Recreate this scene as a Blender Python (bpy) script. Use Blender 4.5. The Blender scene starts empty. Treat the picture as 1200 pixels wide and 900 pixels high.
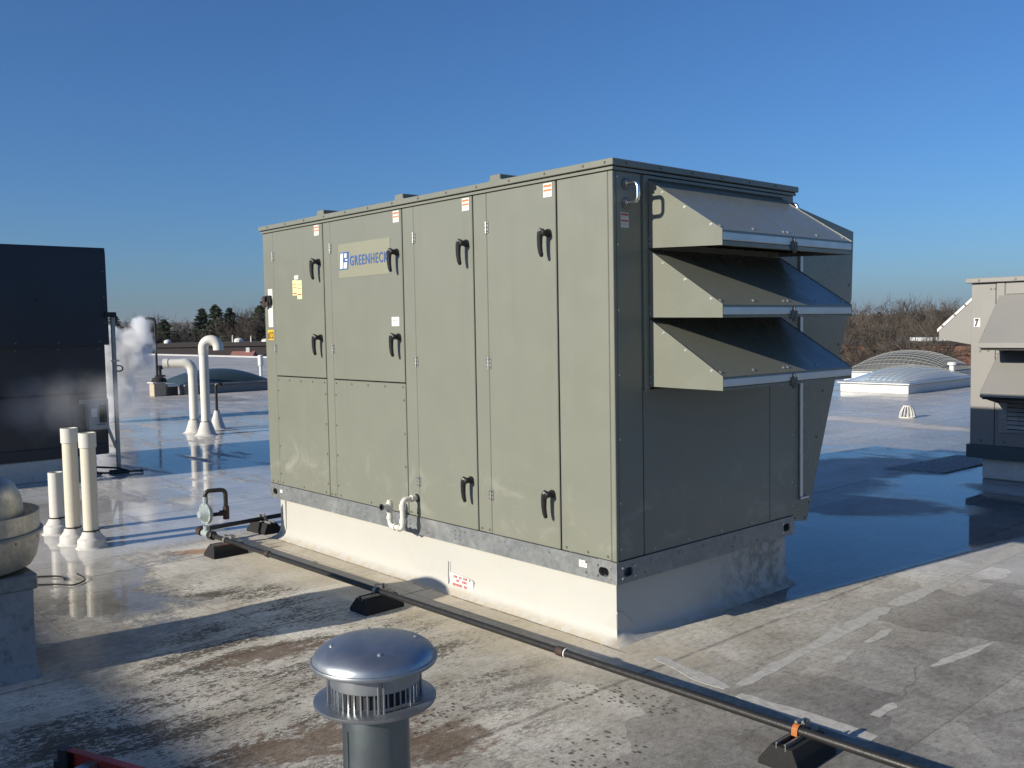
import bpy, bmesh, math, random
import numpy as np
from mathutils import Vector, Matrix

# ------------------------------------------------------------------ camera, sky, sun
sc = bpy.context.scene
COL = sc.collection
cam_d = bpy.data.cameras.new("camera")
cam = bpy.data.objects.new("camera", cam_d); COL.objects.link(cam)
CR = Vector((0.66714691, 0.74471295, -0.01782182))
CU = Vector((-0.0326744, 0.05315568, 0.99805153))
CF = Vector((-0.74420923, 0.66526468, -0.05979569))
M = Matrix((CR, CU, -CF)).transposed().to_4x4()
M.translation = Vector((3.1882, -3.5478, 1.65))
cam.matrix_world = M
cam_d.sensor_width = 36.0
cam_d.lens = 1098.37 / 1200.0 * 36.0
cam_d.clip_start = 0.05
cam_d.clip_end = 20000
sc.camera = cam

SUN_EL = math.radians(20.6)
TRAVEL = Vector((0.14, 0.99, 0)).normalized()          # the way the light travels, seen from above
world = bpy.data.worlds.new("World"); sc.world = world
world.use_nodes = True
wn = world.node_tree
bg = wn.nodes["Background"]
sky = wn.nodes.new("ShaderNodeTexSky")
sky.sky_type = 'NISHITA'
sky.sun_disc = False
sky.sun_elevation = SUN_EL
sky.sun_rotation = math.atan2(-TRAVEL.x, -TRAVEL.y)
sky.altitude = 0
sky.air_density = 1.0
sky.dust_density = 1.0
sky.ozone_density = 9.5
wn.links.new(sky.outputs[0], bg.inputs[0])
bg.inputs[1].default_value = 0.090

sun_d = bpy.data.lights.new("sun", 'SUN')
sun_d.energy = 5.0
sun_d.angle = math.radians(0.53)
sun_d.color = (1.0, 0.92, 0.79)
sun = bpy.data.objects.new("sun", sun_d); COL.objects.link(sun)
sdir = Vector((TRAVEL.x * math.cos(SUN_EL), TRAVEL.y * math.cos(SUN_EL), -math.sin(SUN_EL)))
sun.rotation_euler = sdir.to_track_quat('-Z', 'Y').to_euler()
sun.location = (-10, -40, 30)

sc.view_settings.view_transform = 'Standard'
sc.view_settings.look = 'None'
sc.view_settings.exposure = 0.4
sc.view_settings.gamma = 1.0
sc.view_settings.use_curve_mapping = False
sc.cycles.volume_bounces = 4

rng = random.Random(7)

# ------------------------------------------------------------------ node helper
class NT:
    def __init__(self, name):
        self.m = bpy.data.materials.new(name); self.m.use_nodes = True
        self.t = self.m.node_tree
        self.b = self.t.nodes["Principled BSDF"]
        self.out = self.t.nodes["Material Output"]
        self._co = None
    def N(self, ty): return self.t.nodes.new(ty)
    def L(self, a, b): self.t.links.new(a, b)
    def S(self, sock, v):
        if isinstance(v, bpy.types.NodeSocket): self.L(v, sock)
        elif isinstance(v, (tuple, list)) and sock.type == 'RGBA' and len(v) == 3: sock.default_value = (*v, 1)
        else: sock.default_value = v
    @property
    def co(self):
        if self._co is None: self._co = self.N("ShaderNodeTexCoord").outputs["Object"]
        return self._co
    @property
    def rnd(self): return self.N("ShaderNodeObjectInfo").outputs["Random"]
    def map(self, scale=(1, 1, 1), rot=(0, 0, 0), loc=(0, 0, 0), vec=None, ty='POINT'):
        n = self.N("ShaderNodeMapping"); n.vector_type = ty
        self.L(vec or self.co, n.inputs[0])
        n.inputs["Location"].default_value = loc; n.inputs["Rotation"].default_value = rot; n.inputs["Scale"].default_value = scale
        return n.outputs[0]
    def noise(self, scale, detail=4, rough=0.55, vec=None, dist=0.0):
        n = self.N("ShaderNodeTexNoise"); self.L(vec or self.co, n.inputs["Vector"])
        n.inputs["Scale"].default_value = scale; n.inputs["Detail"].default_value = detail
        n.inputs["Roughness"].default_value = rough; n.inputs["Distortion"].default_value = dist
        return n.outputs["Fac"]
    def voro(self, scale, vec=None, feat='F1', out="Distance"):
        n = self.N("ShaderNodeTexVoronoi"); n.feature = feat
        self.L(vec or self.co, n.inputs["Vector"]); n.inputs["Scale"].default_value = scale
        return n.outputs[out]
    def math(self, op, a, b=0.0, clamp=False):
        n = self.N("ShaderNodeMath"); n.operation = op; n.use_clamp = clamp
        self.S(n.inputs[0], a); self.S(n.inputs[1], b)
        return n.outputs[0]
    def smooth(self, v, a, b, o0=0.0, o1=1.0):
        n = self.N("ShaderNodeMapRange"); n.interpolation_type = 'SMOOTHSTEP'
        self.S(n.inputs["Value"], v)
        n.inputs["From Min"].default_value = a; n.inputs["From Max"].default_value = b
        n.inputs["To Min"].default_value = o0; n.inputs["To Max"].default_value = o1
        return n.outputs[0]
    def mix(self, f, a, b, blend='MIX'):
        n = self.N("ShaderNodeMix"); n.data_type = 'RGBA'; n.blend_type = blend
        self.S(n.inputs["Factor"], f); self.S(n.inputs[6], a); self.S(n.inputs[7], b)
        return n.outputs[2]
    def ramp(self, f, stops):
        n = self.N("ShaderNodeValToRGB"); self.L(f, n.inputs[0])
        e = n.color_ramp.elements
        while len(e) < len(stops): e.new(0.5)
        for k, (p, c) in enumerate(stops):
            e[k].position = p; e[k].color = (*c, 1) if not isinstance(c, float) else (c, c, c, 1)
        return n.outputs[0]
    def sep(self, vec=None):
        n = self.N("ShaderNodeSeparateXYZ"); self.L(vec or self.co, n.inputs[0]); return n.outputs
    def bump(self, h, strength=0.2, dist=0.01, normal=None):
        n = self.N("ShaderNodeBump"); n.inputs["Strength"].default_value = strength; n.inputs["Distance"].default_value = dist
        self.L(h, n.inputs["Height"])
        if normal: self.L(normal, n.inputs["Normal"])
        self.L(n.outputs[0], self.b.inputs["Normal"]); return n.outputs[0]
    def blob(self, x, y, rx, ry, ang=0.0, vec=None):
        """1 at the centre of a patch on the roof, 0 at its rim and beyond."""
        v = self.map((rx, ry, 1), (0, 0, math.radians(ang)), (x, y, 0), vec, 'TEXTURE')
        n = self.N("ShaderNodeVectorMath"); n.operation = 'LENGTH'; self.L(v, n.inputs[0])
        return self.math('SUBTRACT', 1.0, n.outputs["Value"])
    def set(self, **k):
        al = dict(color="Base Color", rough="Roughness", metal="Metallic", coat="Coat Weight", coatr="Coat Roughness", spec="Specular IOR Level", ior="IOR", alpha="Alpha", trans="Transmission Weight")
        for q, v in k.items(): self.S(self.b.inputs[al[q]], v)
        return self.m

MAT = {}
def simple(name, col, rough=0.5, metal=0.0, var=0.12, scale=6, bump=0.0, bscale=60, dirt=0.0, spec=0.5):
    n = NT(name)
    f = n.noise(scale, 5, 0.6)
    c = n.mix(f, tuple(x * (1 - var) for x in col), tuple(min(1, x * (1 + var)) for x in col))
    if dirt:
        d = n.smooth(n.noise(scale * 3, 6, 0.7), 0.48, 0.72)
        c = n.mix(n.math('MULTIPLY', d, dirt), c, tuple(x * 0.35 for x in col))
    n.set(color=c, metal=metal, rough=n.smooth(n.noise(scale * 2.3, 4), 0.2, 0.8, max(0.02, rough - 0.08), min(1, rough + 0.08)), spec=spec)
    if bump: n.bump(n.noise(bscale, 3), bump, 0.004)
    MAT[name] = n.m
    return n.m

def paint(name, col, rough=0.38, splash=False, bands=True):
    """factory painted sheet metal: faint cloudiness, run marks, dust"""
    n = NT(name)
    f = n.noise(1.7, 4, 0.5)
    c = n.mix(f, tuple(x * 0.94 for x in col), tuple(x * 1.06 for x in col))
    if bands:
        v = n.noise(1.0, 4, 0.6, n.map((14, 14, 0.7)))
        c = n.mix(n.smooth(v, 0.55, 0.8, 0, 0.22), c, tuple(x * 0.72 for x in col))
    if splash:
        z = n.sep()[2]
        band = n.math('MULTIPLY', n.smooth(z, 0.10, 0.22), n.smooth(z, 0.30, 0.66, 1, 0))
        s = n.smooth(n.noise(3.2, 7, 0.66, n.map((1, 1, 1.5)), 0.7), 0.5, 0.72)
        c = n.mix(n.math('MULTIPLY', n.math('MULTIPLY', band, s), 0.22), c, (0.55, 0.55, 0.48))
        dots = n.smooth(n.noise(9, 2), 0.76, 0.8, 0, 0.25)
        c = n.mix(dots, c, tuple(x * 0.8 for x in col))
    n.set(color=c, rough=n.smooth(n.noise(5, 4), 0.3, 0.7, rough - 0.06, rough + 0.08))
    n.bump(n.noise(1.1, 2), 0.10 if bands else 0.05, 0.03 if bands else 0.008)
    MAT[name] = n.m
    return n.m

UNIT = paint("khaki_paint", (0.177, 0.184, 0.149), 0.36, True)
HOODP = paint("hood_paint", (0.171, 0.179, 0.145), 0.27, False, False)
BEIGE = paint("beige_paint", (0.208, 0.203, 0.188), 0.5)
NAVY = paint("slate_paint", (0.022, 0.026, 0.032), 0.42)
SLATE_LOW = paint("slate_lower_reflection", (0.034, 0.036, 0.04), 0.36)  # lighter reflection on the lower panels put into the colour
GAP = simple("seam_gasket", (0.012, 0.012, 0.012), 0.9)
BLACKP = simple("black_plastic", (0.012, 0.012, 0.013), 0.42)
STEEL = simple("zinc_screw", (0.55, 0.54, 0.5), 0.38, 0.8)
DARKSCREW = simple("screw_head", (0.16, 0.15, 0.12), 0.5, 0.5)
CHROME = simple("polished_steel", (0.75, 0.75, 0.74), 0.22, 1.0, 0.05)
ALU = simple("mill_aluminium", (0.590, 0.590, 0.574), 0.42, 0.85, 0.06, 3)
PVC = simple("white_pvc", (0.624, 0.608, 0.544), 0.38, 0, 0.04, 3, dirt=0.12)
PVCY = simple("sun_yellowed_pvc", (0.624, 0.576, 0.464), 0.4, 0, 0.06, 3, dirt=0.12)
BOOT = simple("white_boot_membrane", (0.528, 0.512, 0.472), 0.6, 0, 0.12, 9, 0.4, 18, dirt=0.35)
IRON = simple("black_iron_pipe", (0.022, 0.021, 0.02), 0.42, 0.2, 0.25, 12, 0.2, 90)
RUSTY = simple("rusty_fitting", (0.045, 0.025, 0.018), 0.7, 0.1, 0.4, 25, 0.3, 90)
RUBBER = simple("recycled_rubber", (0.010, 0.010, 0.010), 0.88, 0, 0.4, 60, 0.6, 240)
STRUT = simple("strut_steel", (0.344, 0.344, 0.328), 0.45, 0.8, 0.2, 20)
ORANGE = simple("rusted_strap", (0.36, 0.12, 0.03), 0.7, 0, 0.3, 50)
REGGREY = simple("regulator_grey", (0.272, 0.320, 0.320), 0.45, 0, 0.08, 20)
LABELW = simple("label_white", (0.640, 0.640, 0.608), 0.45, 0, 0.04, 30)
LABELO = simple("label_orange", (0.70, 0.17, 0.05), 0.45)
LABELR = simple("label_red", (0.42, 0.05, 0.04), 0.45)
LABELY = simple("label_yellow", (0.656, 0.394, 0.025), 0.45)
LABELP = simple("label_pale_yellow", (0.656, 0.640, 0.328), 0.45)
INK = simple("ink_black", (0.02, 0.02, 0.02), 0.5)
INKG = simple("ink_grey", (0.30, 0.30, 0.30), 0.5)
BLUEINK = simple("blue_print", (0.044, 0.104, 0.288), 0.4, 0, 0.05)
PLATE = simple("cream_plate", (0.240, 0.240, 0.172), 0.3, 0, 0.03)
REDFG = simple("red_fibreglass", (0.26, 0.026, 0.018), 0.38, 0, 0.15, 14)
MESHD = simple("dark_mesh_and_recess", (0.012, 0.013, 0.014), 0.7)
WIRE = simple("galvanised_wire", (0.34, 0.34, 0.31), 0.5, 0.4)
CONCR = simple("beige_render", (0.400, 0.336, 0.240), 0.8, 0, 0.12, 8, dirt=0.3)
WHITE = simple("white_paint", (0.592, 0.592, 0.576), 0.5, 0, 0.05, 4, dirt=0.1)

def galv(name, col=(0.40, 0.41, 0.41), rough=0.42, metal=0.75, dirt=0.5, spang=0.12):
    n = NT(name)
    sp = n.voro(52, out="Color")
    g = n.sep(sp)[0]
    c = n.mix(g, tuple(x * (1 - spang) for x in col), tuple(x * (1 + spang) for x in col))
    st = n.smooth(n.noise(1.0, 5, 0.65, n.map((22, 22, 3))), 0.5, 0.72, 0, dirt)
    c = n.mix(st, c, (0.20, 0.20, 0.185))
    wz = n.smooth(n.noise(3.0, 5, 0.6), 0.55, 0.75, 0, 0.35)
    c = n.mix(wz, c, (0.52, 0.52, 0.50))
    n.set(color=c, metal=metal, rough=n.smooth(n.noise(9, 4), 0.3, 0.7, rough - 0.08, rough + 0.12))
    n.bump(n.noise(9, 4), 0.09, 0.012)
    MAT[name] = n.m
    return n.m
GALV = galv("galvanised_rail", (0.227, 0.242, 0.246), 0.45, 0.45)
VENTP = galv("flue_pipe_dark_reflection", (0.20, 0.235, 0.25), 0.36, 0.85, 0.12, 0.03)  # dark reflections on the pipe put into a darker galvanised tone
VENTM = galv("galvanised_vent", (0.340, 0.363, 0.386), 0.42, 0.88, 0.12, 0.045)
FANM = galv("weathered_aluminium", (0.368, 0.360, 0.336), 0.42, 0.75, 0.45)

def membrane(name, col, stain=0.5):
    """white roofing sheet dressed up a kerb: mottled, grimy towards one end"""
    n = NT(name)
    c = n.mix(n.noise(2.0, 5, 0.6), tuple(x * 0.93 for x in col), col)
    d = n.smooth(n.noise(4.5, 8, 0.72, None, 0.5), 0.5, 0.75, 0, stain)
    c = n.mix(d, c, (0.42, 0.38, 0.30))
    x, y, z = n.sep()
    end = n.math('MULTIPLY', n.smooth(y, -0.25, 0.65), n.smooth(n.noise(7, 8, 0.75), 0.44, 0.60))
    c = n.mix(n.math('MULTIPLY', end, 0.75), c, (0.16, 0.155, 0.14))
    foot = n.math('MULTIPLY', n.smooth(z, 0.005, 0.05, 1, 0), n.smooth(n.noise(16, 6, 0.7), 0.40, 0.62))
    c = n.mix(n.math('MULTIPLY', foot, 0.7), c, (0.40, 0.32, 0.20))
    n.set(color=c, rough=0.55)
    n.bump(n.noise(7, 5, 0.6), 0.22, 0.012)
    MAT[name] = n.m
    return n.m
CURB = membrane("curb_membrane", (0.443, 0.438, 0.402))
CURB2 = simple("painted_fan_curb", (0.279, 0.283, 0.287), 0.75, 0, 0.35, 7, 0.4, 40, dirt=0.7)

# ------------------------------------------------------------------ mesh helper
class MB:
    def __init__(self): self.v = []; self.f = []; self.mi = []; self.m = 0
    def add(self, vs, fs):
        o = len(self.v); self.v.extend([tuple(p) for p in vs])
        for q in fs: self.f.append(tuple(i + o for i in q)); self.mi.append(self.m)
        return self
    def box(self, x0, x1, y0, y1, z0, z1, bev=0.0):
        if x0 > x1: x0, x1 = x1, x0
        if y0 > y1: y0, y1 = y1, y0
        if z0 > z1: z0, z1 = z1, z0
        if bev <= 0:
            vs = [(x, y, z) for x in (x0, x1) for y in (y0, y1) for z in (z0, z1)]
            return self.add(vs, [(0, 1, 3, 2), (4, 6, 7, 5), (0, 4, 5, 1), (2, 3, 7, 6), (0, 2, 6, 4), (1, 5, 7, 3)])
        b = bmesh.new(); bmesh.ops.create_cube(b, size=1)
        for q in b.verts: q.co = Vector(((x0 + x1) / 2 + q.co.x * (x1 - x0), (y0 + y1) / 2 + q.co.y * (y1 - y0), (z0 + z1) / 2 + q.co.z * (z1 - z0)))
        bev = min(bev, 0.45 * min(x1 - x0, y1 - y0, z1 - z0))
        bmesh.ops.bevel(b, geom=b.edges[:], offset=bev, segments=1, affect='EDGES')
        b.verts.index_update()
        self.add([q.co for q in b.verts], [[q.index for q in fc.verts] for fc in b.faces]); b.free()
        return self
    def prism(self, poly, axis, a, b):
        """poly: 2-D outline; extruded along axis from a to b. axis x: (y,z); y: (x,z); z: (x,y)"""
        def P(p, t): return {'x': (t, p[0], p[1]), 'y': (p[0], t, p[1]), 'z': (p[0], p[1], t)}[axis]
        n = len(poly)
        vs = [P(p, a) for p in poly] + [P(p, b) for p in poly]
        fs = [tuple(range(n))[::-1], tuple(range(n, 2 * n))] + [(i, (i + 1) % n, n + (i + 1) % n, n + i) for i in range(n)]
        return self.add(vs, fs)
    def tube(self, pts, r, n=12, cap=True):
        pts = [Vector(p) for p in pts]; rs = r if isinstance(r, (list, tuple)) else [r] * len(pts)
        vs = []; prev = None
        for i, p in enumerate(pts):
            t = (pts[min(i + 1, len(pts) - 1)] - pts[max(i - 1, 0)]).normalized()
            if prev is None:
                a = Vector((0, 0, 1)) if abs(t.z) < 0.9 else Vector((1, 0, 0))
                u = t.cross(a).normalized()
            else:
                u = (prev - t * prev.dot(t)).normalized()
            prev = u; w = t.cross(u)
            for k in range(n):
                an = 2 * math.pi * k / n
                vs.append(p + (u * math.cos(an) + w * math.sin(an)) * rs[i])
        fs = []
        for i in range(len(pts) - 1):
            for k in range(n):
                k2 = (k + 1) % n
                fs.append((i * n + k, i * n + k2, (i + 1) * n + k2, (i + 1) * n + k))
        if cap:
            fs.append(tuple(range(n))[::-1]); fs.append(tuple(range((len(pts) - 1) * n, len(pts) * n)))
        return self.add(vs, fs)
    def lathe(self, prof, c=(0, 0, 0), n=24, axis='z', capa=True, capb=True):
        vs = []; fs = []
        for (r, h) in prof:
            for k in range(n):
                a = 2 * math.pi * k / n
                p = (r * math.cos(a), r * math.sin(a), h)
                if axis == 'x': p = (p[2], p[0], p[1])
                if axis == 'y': p = (p[0], p[2], p[1])
                vs.append((p[0] + c[0], p[1] + c[1], p[2] + c[2]))
        for i in range(len(prof) - 1):
            for k in range(n):
                k2 = (k + 1) % n
                fs.append((i * n + k, i * n + k2, (i + 1) * n + k2, (i + 1) * n + k))
        if capa: fs.append(tuple(range(n))[::-1])
        if capb: fs.append(tuple(range((len(prof) - 1) * n, len(prof) * n)))
        return self.add(vs, fs)
    def grid(self, fn, nu, nv):
        vs = [fn(i / nu, j / nv) for j in range(nv + 1) for i in range(nu + 1)]
        fs = [(j * (nu + 1) + i, j * (nu + 1) + i + 1, (j + 1) * (nu + 1) + i + 1, (j + 1) * (nu + 1) + i) for j in range(nv) for i in range(nu)]
        return self.add(vs, fs)
    def screw(self, p, axis, sgn=1, r=0.006, h=0.004):
        prof = [(r * 1.35, 0), (r * 1.35, h * 0.3 * sgn), (r, h * 0.3 * sgn), (r * 0.9, h * sgn)]
        return self.lathe(prof, p, 6, axis)

def wloc(o):
    p = Vector((0, 0, 0))
    while o is not None: p += o.location; o = o.parent
    return p

def obj(name, mb, mats, parent=None, world=True, ang=35, **props):
    me = bpy.data.meshes.new(name)
    off = wloc(parent) if (world and parent is not None) else Vector((0, 0, 0))
    me.from_pydata([(p[0] - off.x, p[1] - off.y, p[2] - off.z) for p in mb.v], [], mb.f)
    if not isinstance(mats, (list, tuple)): mats = [mats]
    for m in mats: me.materials.append(m)
    if len(mats) > 1: me.polygons.foreach_set("material_index", mb.mi)
    b = bmesh.new(); b.from_mesh(me); bmesh.ops.recalc_face_normals(b, faces=b.faces); b.to_mesh(me); b.free()
    me.polygons.foreach_set("use_smooth", [True] * len(me.polygons))
    me.set_sharp_from_angle(angle=math.radians(ang))
    o = bpy.data.objects.new(name, me); COL.objects.link(o)
    if parent is not None: o.parent = parent
    for k, v in props.items(): o[k] = v
    return o

def inst(src, parent, loc, **props):
    c = src.copy(); COL.objects.link(c); c.parent = parent; c.location = loc
    for k, v in props.items(): c[k] = v
    return c

def thing(name, label, cat, loc=(0, 0, 0), rz=0.0, group=None):
    o = bpy.data.objects.new(name, None); COL.objects.link(o)
    o.empty_display_size = 0.2
    o.location = loc; o.rotation_euler = (0, 0, rz); o["label"] = label; o["category"] = cat
    if group: o["group"] = group
    return o

def tag(o, label, cat, group=None):
    o["label"] = label; o["category"] = cat
    if group: o["group"] = group
    return o

def arc(c, u, w, r, a0, a1, n=6):
    c, u, w = Vector(c), Vector(u), Vector(w)
    return [c + u * (r * math.cos(math.radians(a0 + (a1 - a0) * k / n))) + w * (r * math.sin(math.radians(a0 + (a1 - a0) * k / n))) for k in range(n + 1)]

def text_mesh(txt, size, shear=0.0, offset=0.0, extrude=0.0015, xs=1.0, space=1.2):
    cu = bpy.data.curves.new("lettering", 'FONT')
    cu.body = txt; cu.size = size; cu.shear = shear; cu.offset = offset; cu.extrude = extrude; cu.resolution_u = 3; cu.space_character = space
    t = bpy.data.objects.new("lettering", cu); COL.objects.link(t)
    dg = bpy.context.evaluated_depsgraph_get()
    me = bpy.data.meshes.new_from_object(t.evaluated_get(dg))
    bpy.data.objects.remove(t); bpy.data.curves.remove(cu)
    me.transform(Matrix.Scale(xs, 4, (1, 0, 0)))
    xsz = [v.co.x for v in me.vertices]
    return me, (min(xsz), max(xsz))

def text_on_front(name, txt, x0, x1, z0, h, y, mat, parent, shear=0.0, offset=0.0):
    """lettering on a wall that faces -Y, from x0 to x1, standing on z0 with capitals h high"""
    me, (a, b) = text_mesh(txt, h / 0.73, shear, offset)
    me.transform(Matrix.Translation((-a, 0, 0)))
    me.transform(Matrix.Scale((x1 - x0) / (b - a), 4, (1, 0, 0)))
    me.transform(Matrix.Rotation(math.radians(90), 4, 'X'))
    off = wloc(parent)
    me.transform(Matrix.Translation(Vector((x0, y, z0)) - off))
    me.materials.clear(); me.materials.append(mat)
    o = bpy.data.objects.new(name, me); COL.objects.link(o); o.parent = parent
    return o

# ================================================================== ROOF
def roof_material():
    n = NT("roof_membrane_wet")
    P = n.co
    x, y, z = n.sep(P)
    big = n.noise(0.55, 4, 0.55); mid = n.noise(2.3, 7, 0.62); fine = n.noise(16, 6, 0.7); grain = n.noise(140, 2, 0.6)
    streakv = n.map((3.8, 1.2, 1), (0, 0, math.radians(-8)))
    streak = n.noise(1.0, 8, 0.72, streakv, 0.6)
    streak2 = n.noise(2.6, 7, 0.7, n.map((4.0, 0.9, 1), (0, 0, math.radians(-10)), (4, 9, 0)), 0.3)
    warp = n.N("ShaderNodeVectorMath"); warp.operation = 'ADD'
    wv = n.N("ShaderNodeTexNoise"); n.L(P, wv.inputs["Vector"]); wv.inputs["Scale"].default_value = 0.9; wv.inputs["Detail"].default_value = 4
    wm = n.N("ShaderNodeVectorMath"); wm.operation = 'MULTIPLY_ADD'; n.L(wv.outputs["Color"], wm.inputs[0])
    wm.inputs[1].default_value = (0.9, 0.9, 0); wm.inputs[2].default_value = (-0.45, -0.45, 0)
    n.L(P, warp.inputs[0]); n.L(wm.outputs[0], warp.inputs[1]); W = warp.outputs[0]
    wx, wy, wz = n.sep(W)
    mx = lambda a, b: n.math('MAXIMUM', a, b)
    mul = lambda a, b: n.math('MULTIPLY', a, b)
    # --- base sheet colour by area
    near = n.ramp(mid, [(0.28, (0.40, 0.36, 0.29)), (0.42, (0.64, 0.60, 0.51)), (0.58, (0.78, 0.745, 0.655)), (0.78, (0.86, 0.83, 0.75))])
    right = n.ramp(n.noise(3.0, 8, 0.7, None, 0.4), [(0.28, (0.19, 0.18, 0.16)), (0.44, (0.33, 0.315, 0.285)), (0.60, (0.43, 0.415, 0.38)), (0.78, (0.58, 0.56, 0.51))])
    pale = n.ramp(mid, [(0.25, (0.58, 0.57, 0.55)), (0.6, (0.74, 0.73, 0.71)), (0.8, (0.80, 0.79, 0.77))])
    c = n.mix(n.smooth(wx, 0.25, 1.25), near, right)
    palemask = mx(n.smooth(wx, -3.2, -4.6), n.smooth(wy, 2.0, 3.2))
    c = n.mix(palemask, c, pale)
    # sheets differ a little in tone; their laps show as thin dark lines
    bk = n.N("ShaderNodeTexBrick"); bk.offset = 0.37
    n.L(n.map((1, 1, 1), (0, 0, math.radians(90)), (0.3, 0.28, 0)), bk.inputs["Vector"])
    bk.inputs["Scale"].default_value = 1.0; bk.inputs["Brick Width"].default_value = 2.3; bk.inputs["Row Height"].default_value = 0.92
    bk.inputs["Mortar Size"].default_value = 0.006; bk.inputs["Mortar Smooth"].default_value = 0.6
    bk.inputs["Color1"].default_value = (0.80, 0.79, 0.77, 1); bk.inputs["Color2"].default_value = (1.16, 1.15, 1.13, 1); bk.inputs["Mortar"].default_value = (0.62, 0.60, 0.57, 1)
    c = n.mix(n.smooth(fine, 0.35, 0.6, 0.45, 0.85), c, n.mix(1.0, c, bk.outputs["Color"], 'MULTIPLY'))
    # close grained mottling
    mot = n.ramp(n.noise(27, 9, 0.75, n.map((1.5, 0.8, 1), (0, 0, math.radians(-9))), 0.3), [(0.32, (0.48, 0.47, 0.45)), (0.46, (0.90, 0.90, 0.89)), (0.60, (1.10, 1.09, 1.07)), (0.72, (1.35, 1.33, 1.29))])
    c = n.mix(n.smooth(palemask, 0.0, 1.0, 0.9, 0.35), c, n.mix(1.0, c, mot, 'MULTIPLY'))
    cell = n.N("ShaderNodeTexVoronoi"); cell.distance = 'CHEBYCHEV'; n.L(n.map((1.0, 0.62, 1), (0, 0, 0.05), (0, 0, 0), W), cell.inputs["Vector"]); cell.inputs["Scale"].default_value = 1.9
    tone = n.ramp(n.sep(cell.outputs["Color"])[0], [(0.15, (0.80, 0.795, 0.785)), (0.5, (1.0, 1.0, 1.0)), (0.85, (1.17, 1.165, 1.15))])
    c = n.mix(n.smooth(wx, -1.2, 0.6, 0.25, 0.9), c, n.mix(1.0, c, tone, 'MULTIPLY'))
    # --- tan wash along the foot of the big kerb
    tanm = mul(mul(n.smooth(wy, -0.75, -0.25), n.smooth(wy, 0.3, 0.1, 0, 1)), mul(n.smooth(wx, -4.0, -3.5), n.smooth(wx, 0.6, 0.0)))
    tanm = mul(tanm, n.smooth(fine, 0.3, 0.62, 0.25, 0.9))
    c = n.mix(mul(tanm, 0.8), c, (0.70, 0.60, 0.42))
    # --- rust run beside the pipe end
    rust = n.smooth(n.math('ADD', n.blob(-3.62, -0.62, 0.55, 0.16, 60), mul(n.math('SUBTRACT', fine, 0.5), 1.2)), 0.25, 0.75)
    c = n.mix(mul(rust, 0.7), c, (0.46, 0.20, 0.06))
    # --- dark streaky grime in the foreground
    area = mx(mx(n.smooth(n.blob(-0.9, -1.2, 1.9, 1.1, 0, W), 0.0, 0.5), n.smooth(n.blob(-0.4, -2.2, 1.5, 0.8, 0, W), 0.0, 0.4)), n.smooth(n.blob(-2.4, -0.95, 1.0, 0.35, 20, W), 0.1, 0.5))
    crisp = n.noise(44, 9, 0.8, n.map((1.5, 0.75, 1), (0, 0, math.radians(-9))), 0.6)
    g1 = n.smooth(n.math('ADD', streak, mul(n.math('SUBTRACT', crisp, 0.5), 1.15)), 0.505, 0.585)
    c = n.mix(mul(mul(area, g1), 0.86), c, (0.060, 0.050, 0.038))
    g2 = n.smooth(streak2, 0.56, 0.70)
    c = n.mix(mul(g2, 0.32), c, (0.14, 0.122, 0.098))
    # --- brown patches
    br = mx(mx(n.blob(0.25, -1.35, 0.42, 0.24, 80), n.blob(-1.2, -1.35, 0.5, 0.2, 75)), n.blob(-0.1, -1.7, 0.7, 0.25, 80))
    brn = n.noise(11, 9, 0.78, n.map((1.6, .8, 1)))
    brm = n.smooth(n.math('ADD', br, mul(n.math('SUBTRACT', brn, 0.5), 3.6)), 0.22, 0.60)
    c = n.mix(mul(brm, 0.75), c, n.ramp(crisp, [(0.40, (0.035, 0.025, 0.018)), (0.50, (0.15, 0.085, 0.048)), (0.64, (0.34, 0.235, 0.155))]))
    # --- apron edges in front of the kerb
    for (yy, ww, ff) in ((-0.035, 0.010, 0.75), (-0.175, 0.006, 0.55), (-0.30, 0.004, 0.35)):
        ln = n.smooth(n.math('ABSOLUTE', n.math('SUBTRACT', n.math('ADD', y, mul(n.math('SUBTRACT', mid, 0.5), 0.05)), yy)), 0.0, ww, 1, 0)
        c = n.mix(mul(mul(ln, n.smooth(fine, 0.35, 0.5)), mul(n.smooth(x, -3.9, -3.6, 0, ff), n.smooth(x, 0.15, 0.0))), c, (0.05, 0.04, 0.03))
    # --- pale scuffs and old coating
    sc1 = mul(n.smooth(n.noise(5.5, 6, 0.7, n.map((2.2, 0.8, 1), (0, 0, math.radians(-12)))), 0.60, 0.70), n.smooth(wx, -3.0, 0.4, 0.25, 0.55))
    c = n.mix(sc1, c, (0.47, 0.45, 0.41))
    flk = n.smooth(n.noise(62, 6, 0.75, n.map((1.6, 0.8, 1), (0, 0, 0.3))), 0.60, 0.67)
    c = n.mix(mul(flk, n.smooth(mid, 0.4, 0.6, 0.2, 0.7)), c, (0.60, 0.585, 0.54))
    # --- waffle prints left by walkway pads
    pr = mx(mx(n.blob(0.05, -1.22, 0.16, 0.22), n.blob(0.33, -0.55, 0.15, 0.2)), mx(n.blob(0.75, -0.95, 0.2, 0.24), n.blob(0.55, -0.45, 0.2, 0.14)))
    wv2 = n.smooth(n.voro(26, n.map((1, 1.5, 1), (0, 0, 0.6))), 0.25, 0.34, 1, 0)
    c = n.mix(mul(mul(n.smooth(pr, 0.02, 0.2), wv2), mul(n.smooth(fine, 0.38, 0.5), 0.85)), c, (0.07, 0.062, 0.055))
    # --- grain and little specks
    c = n.mix(n.smooth(grain, 0.3, 0.7, 0, 0.22), c, n.mix(0.5, c, (0.02, 0.02, 0.02)))
    sp = n.smooth(n.voro(9), 0.0, 0.045, 1, 0)
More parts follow.
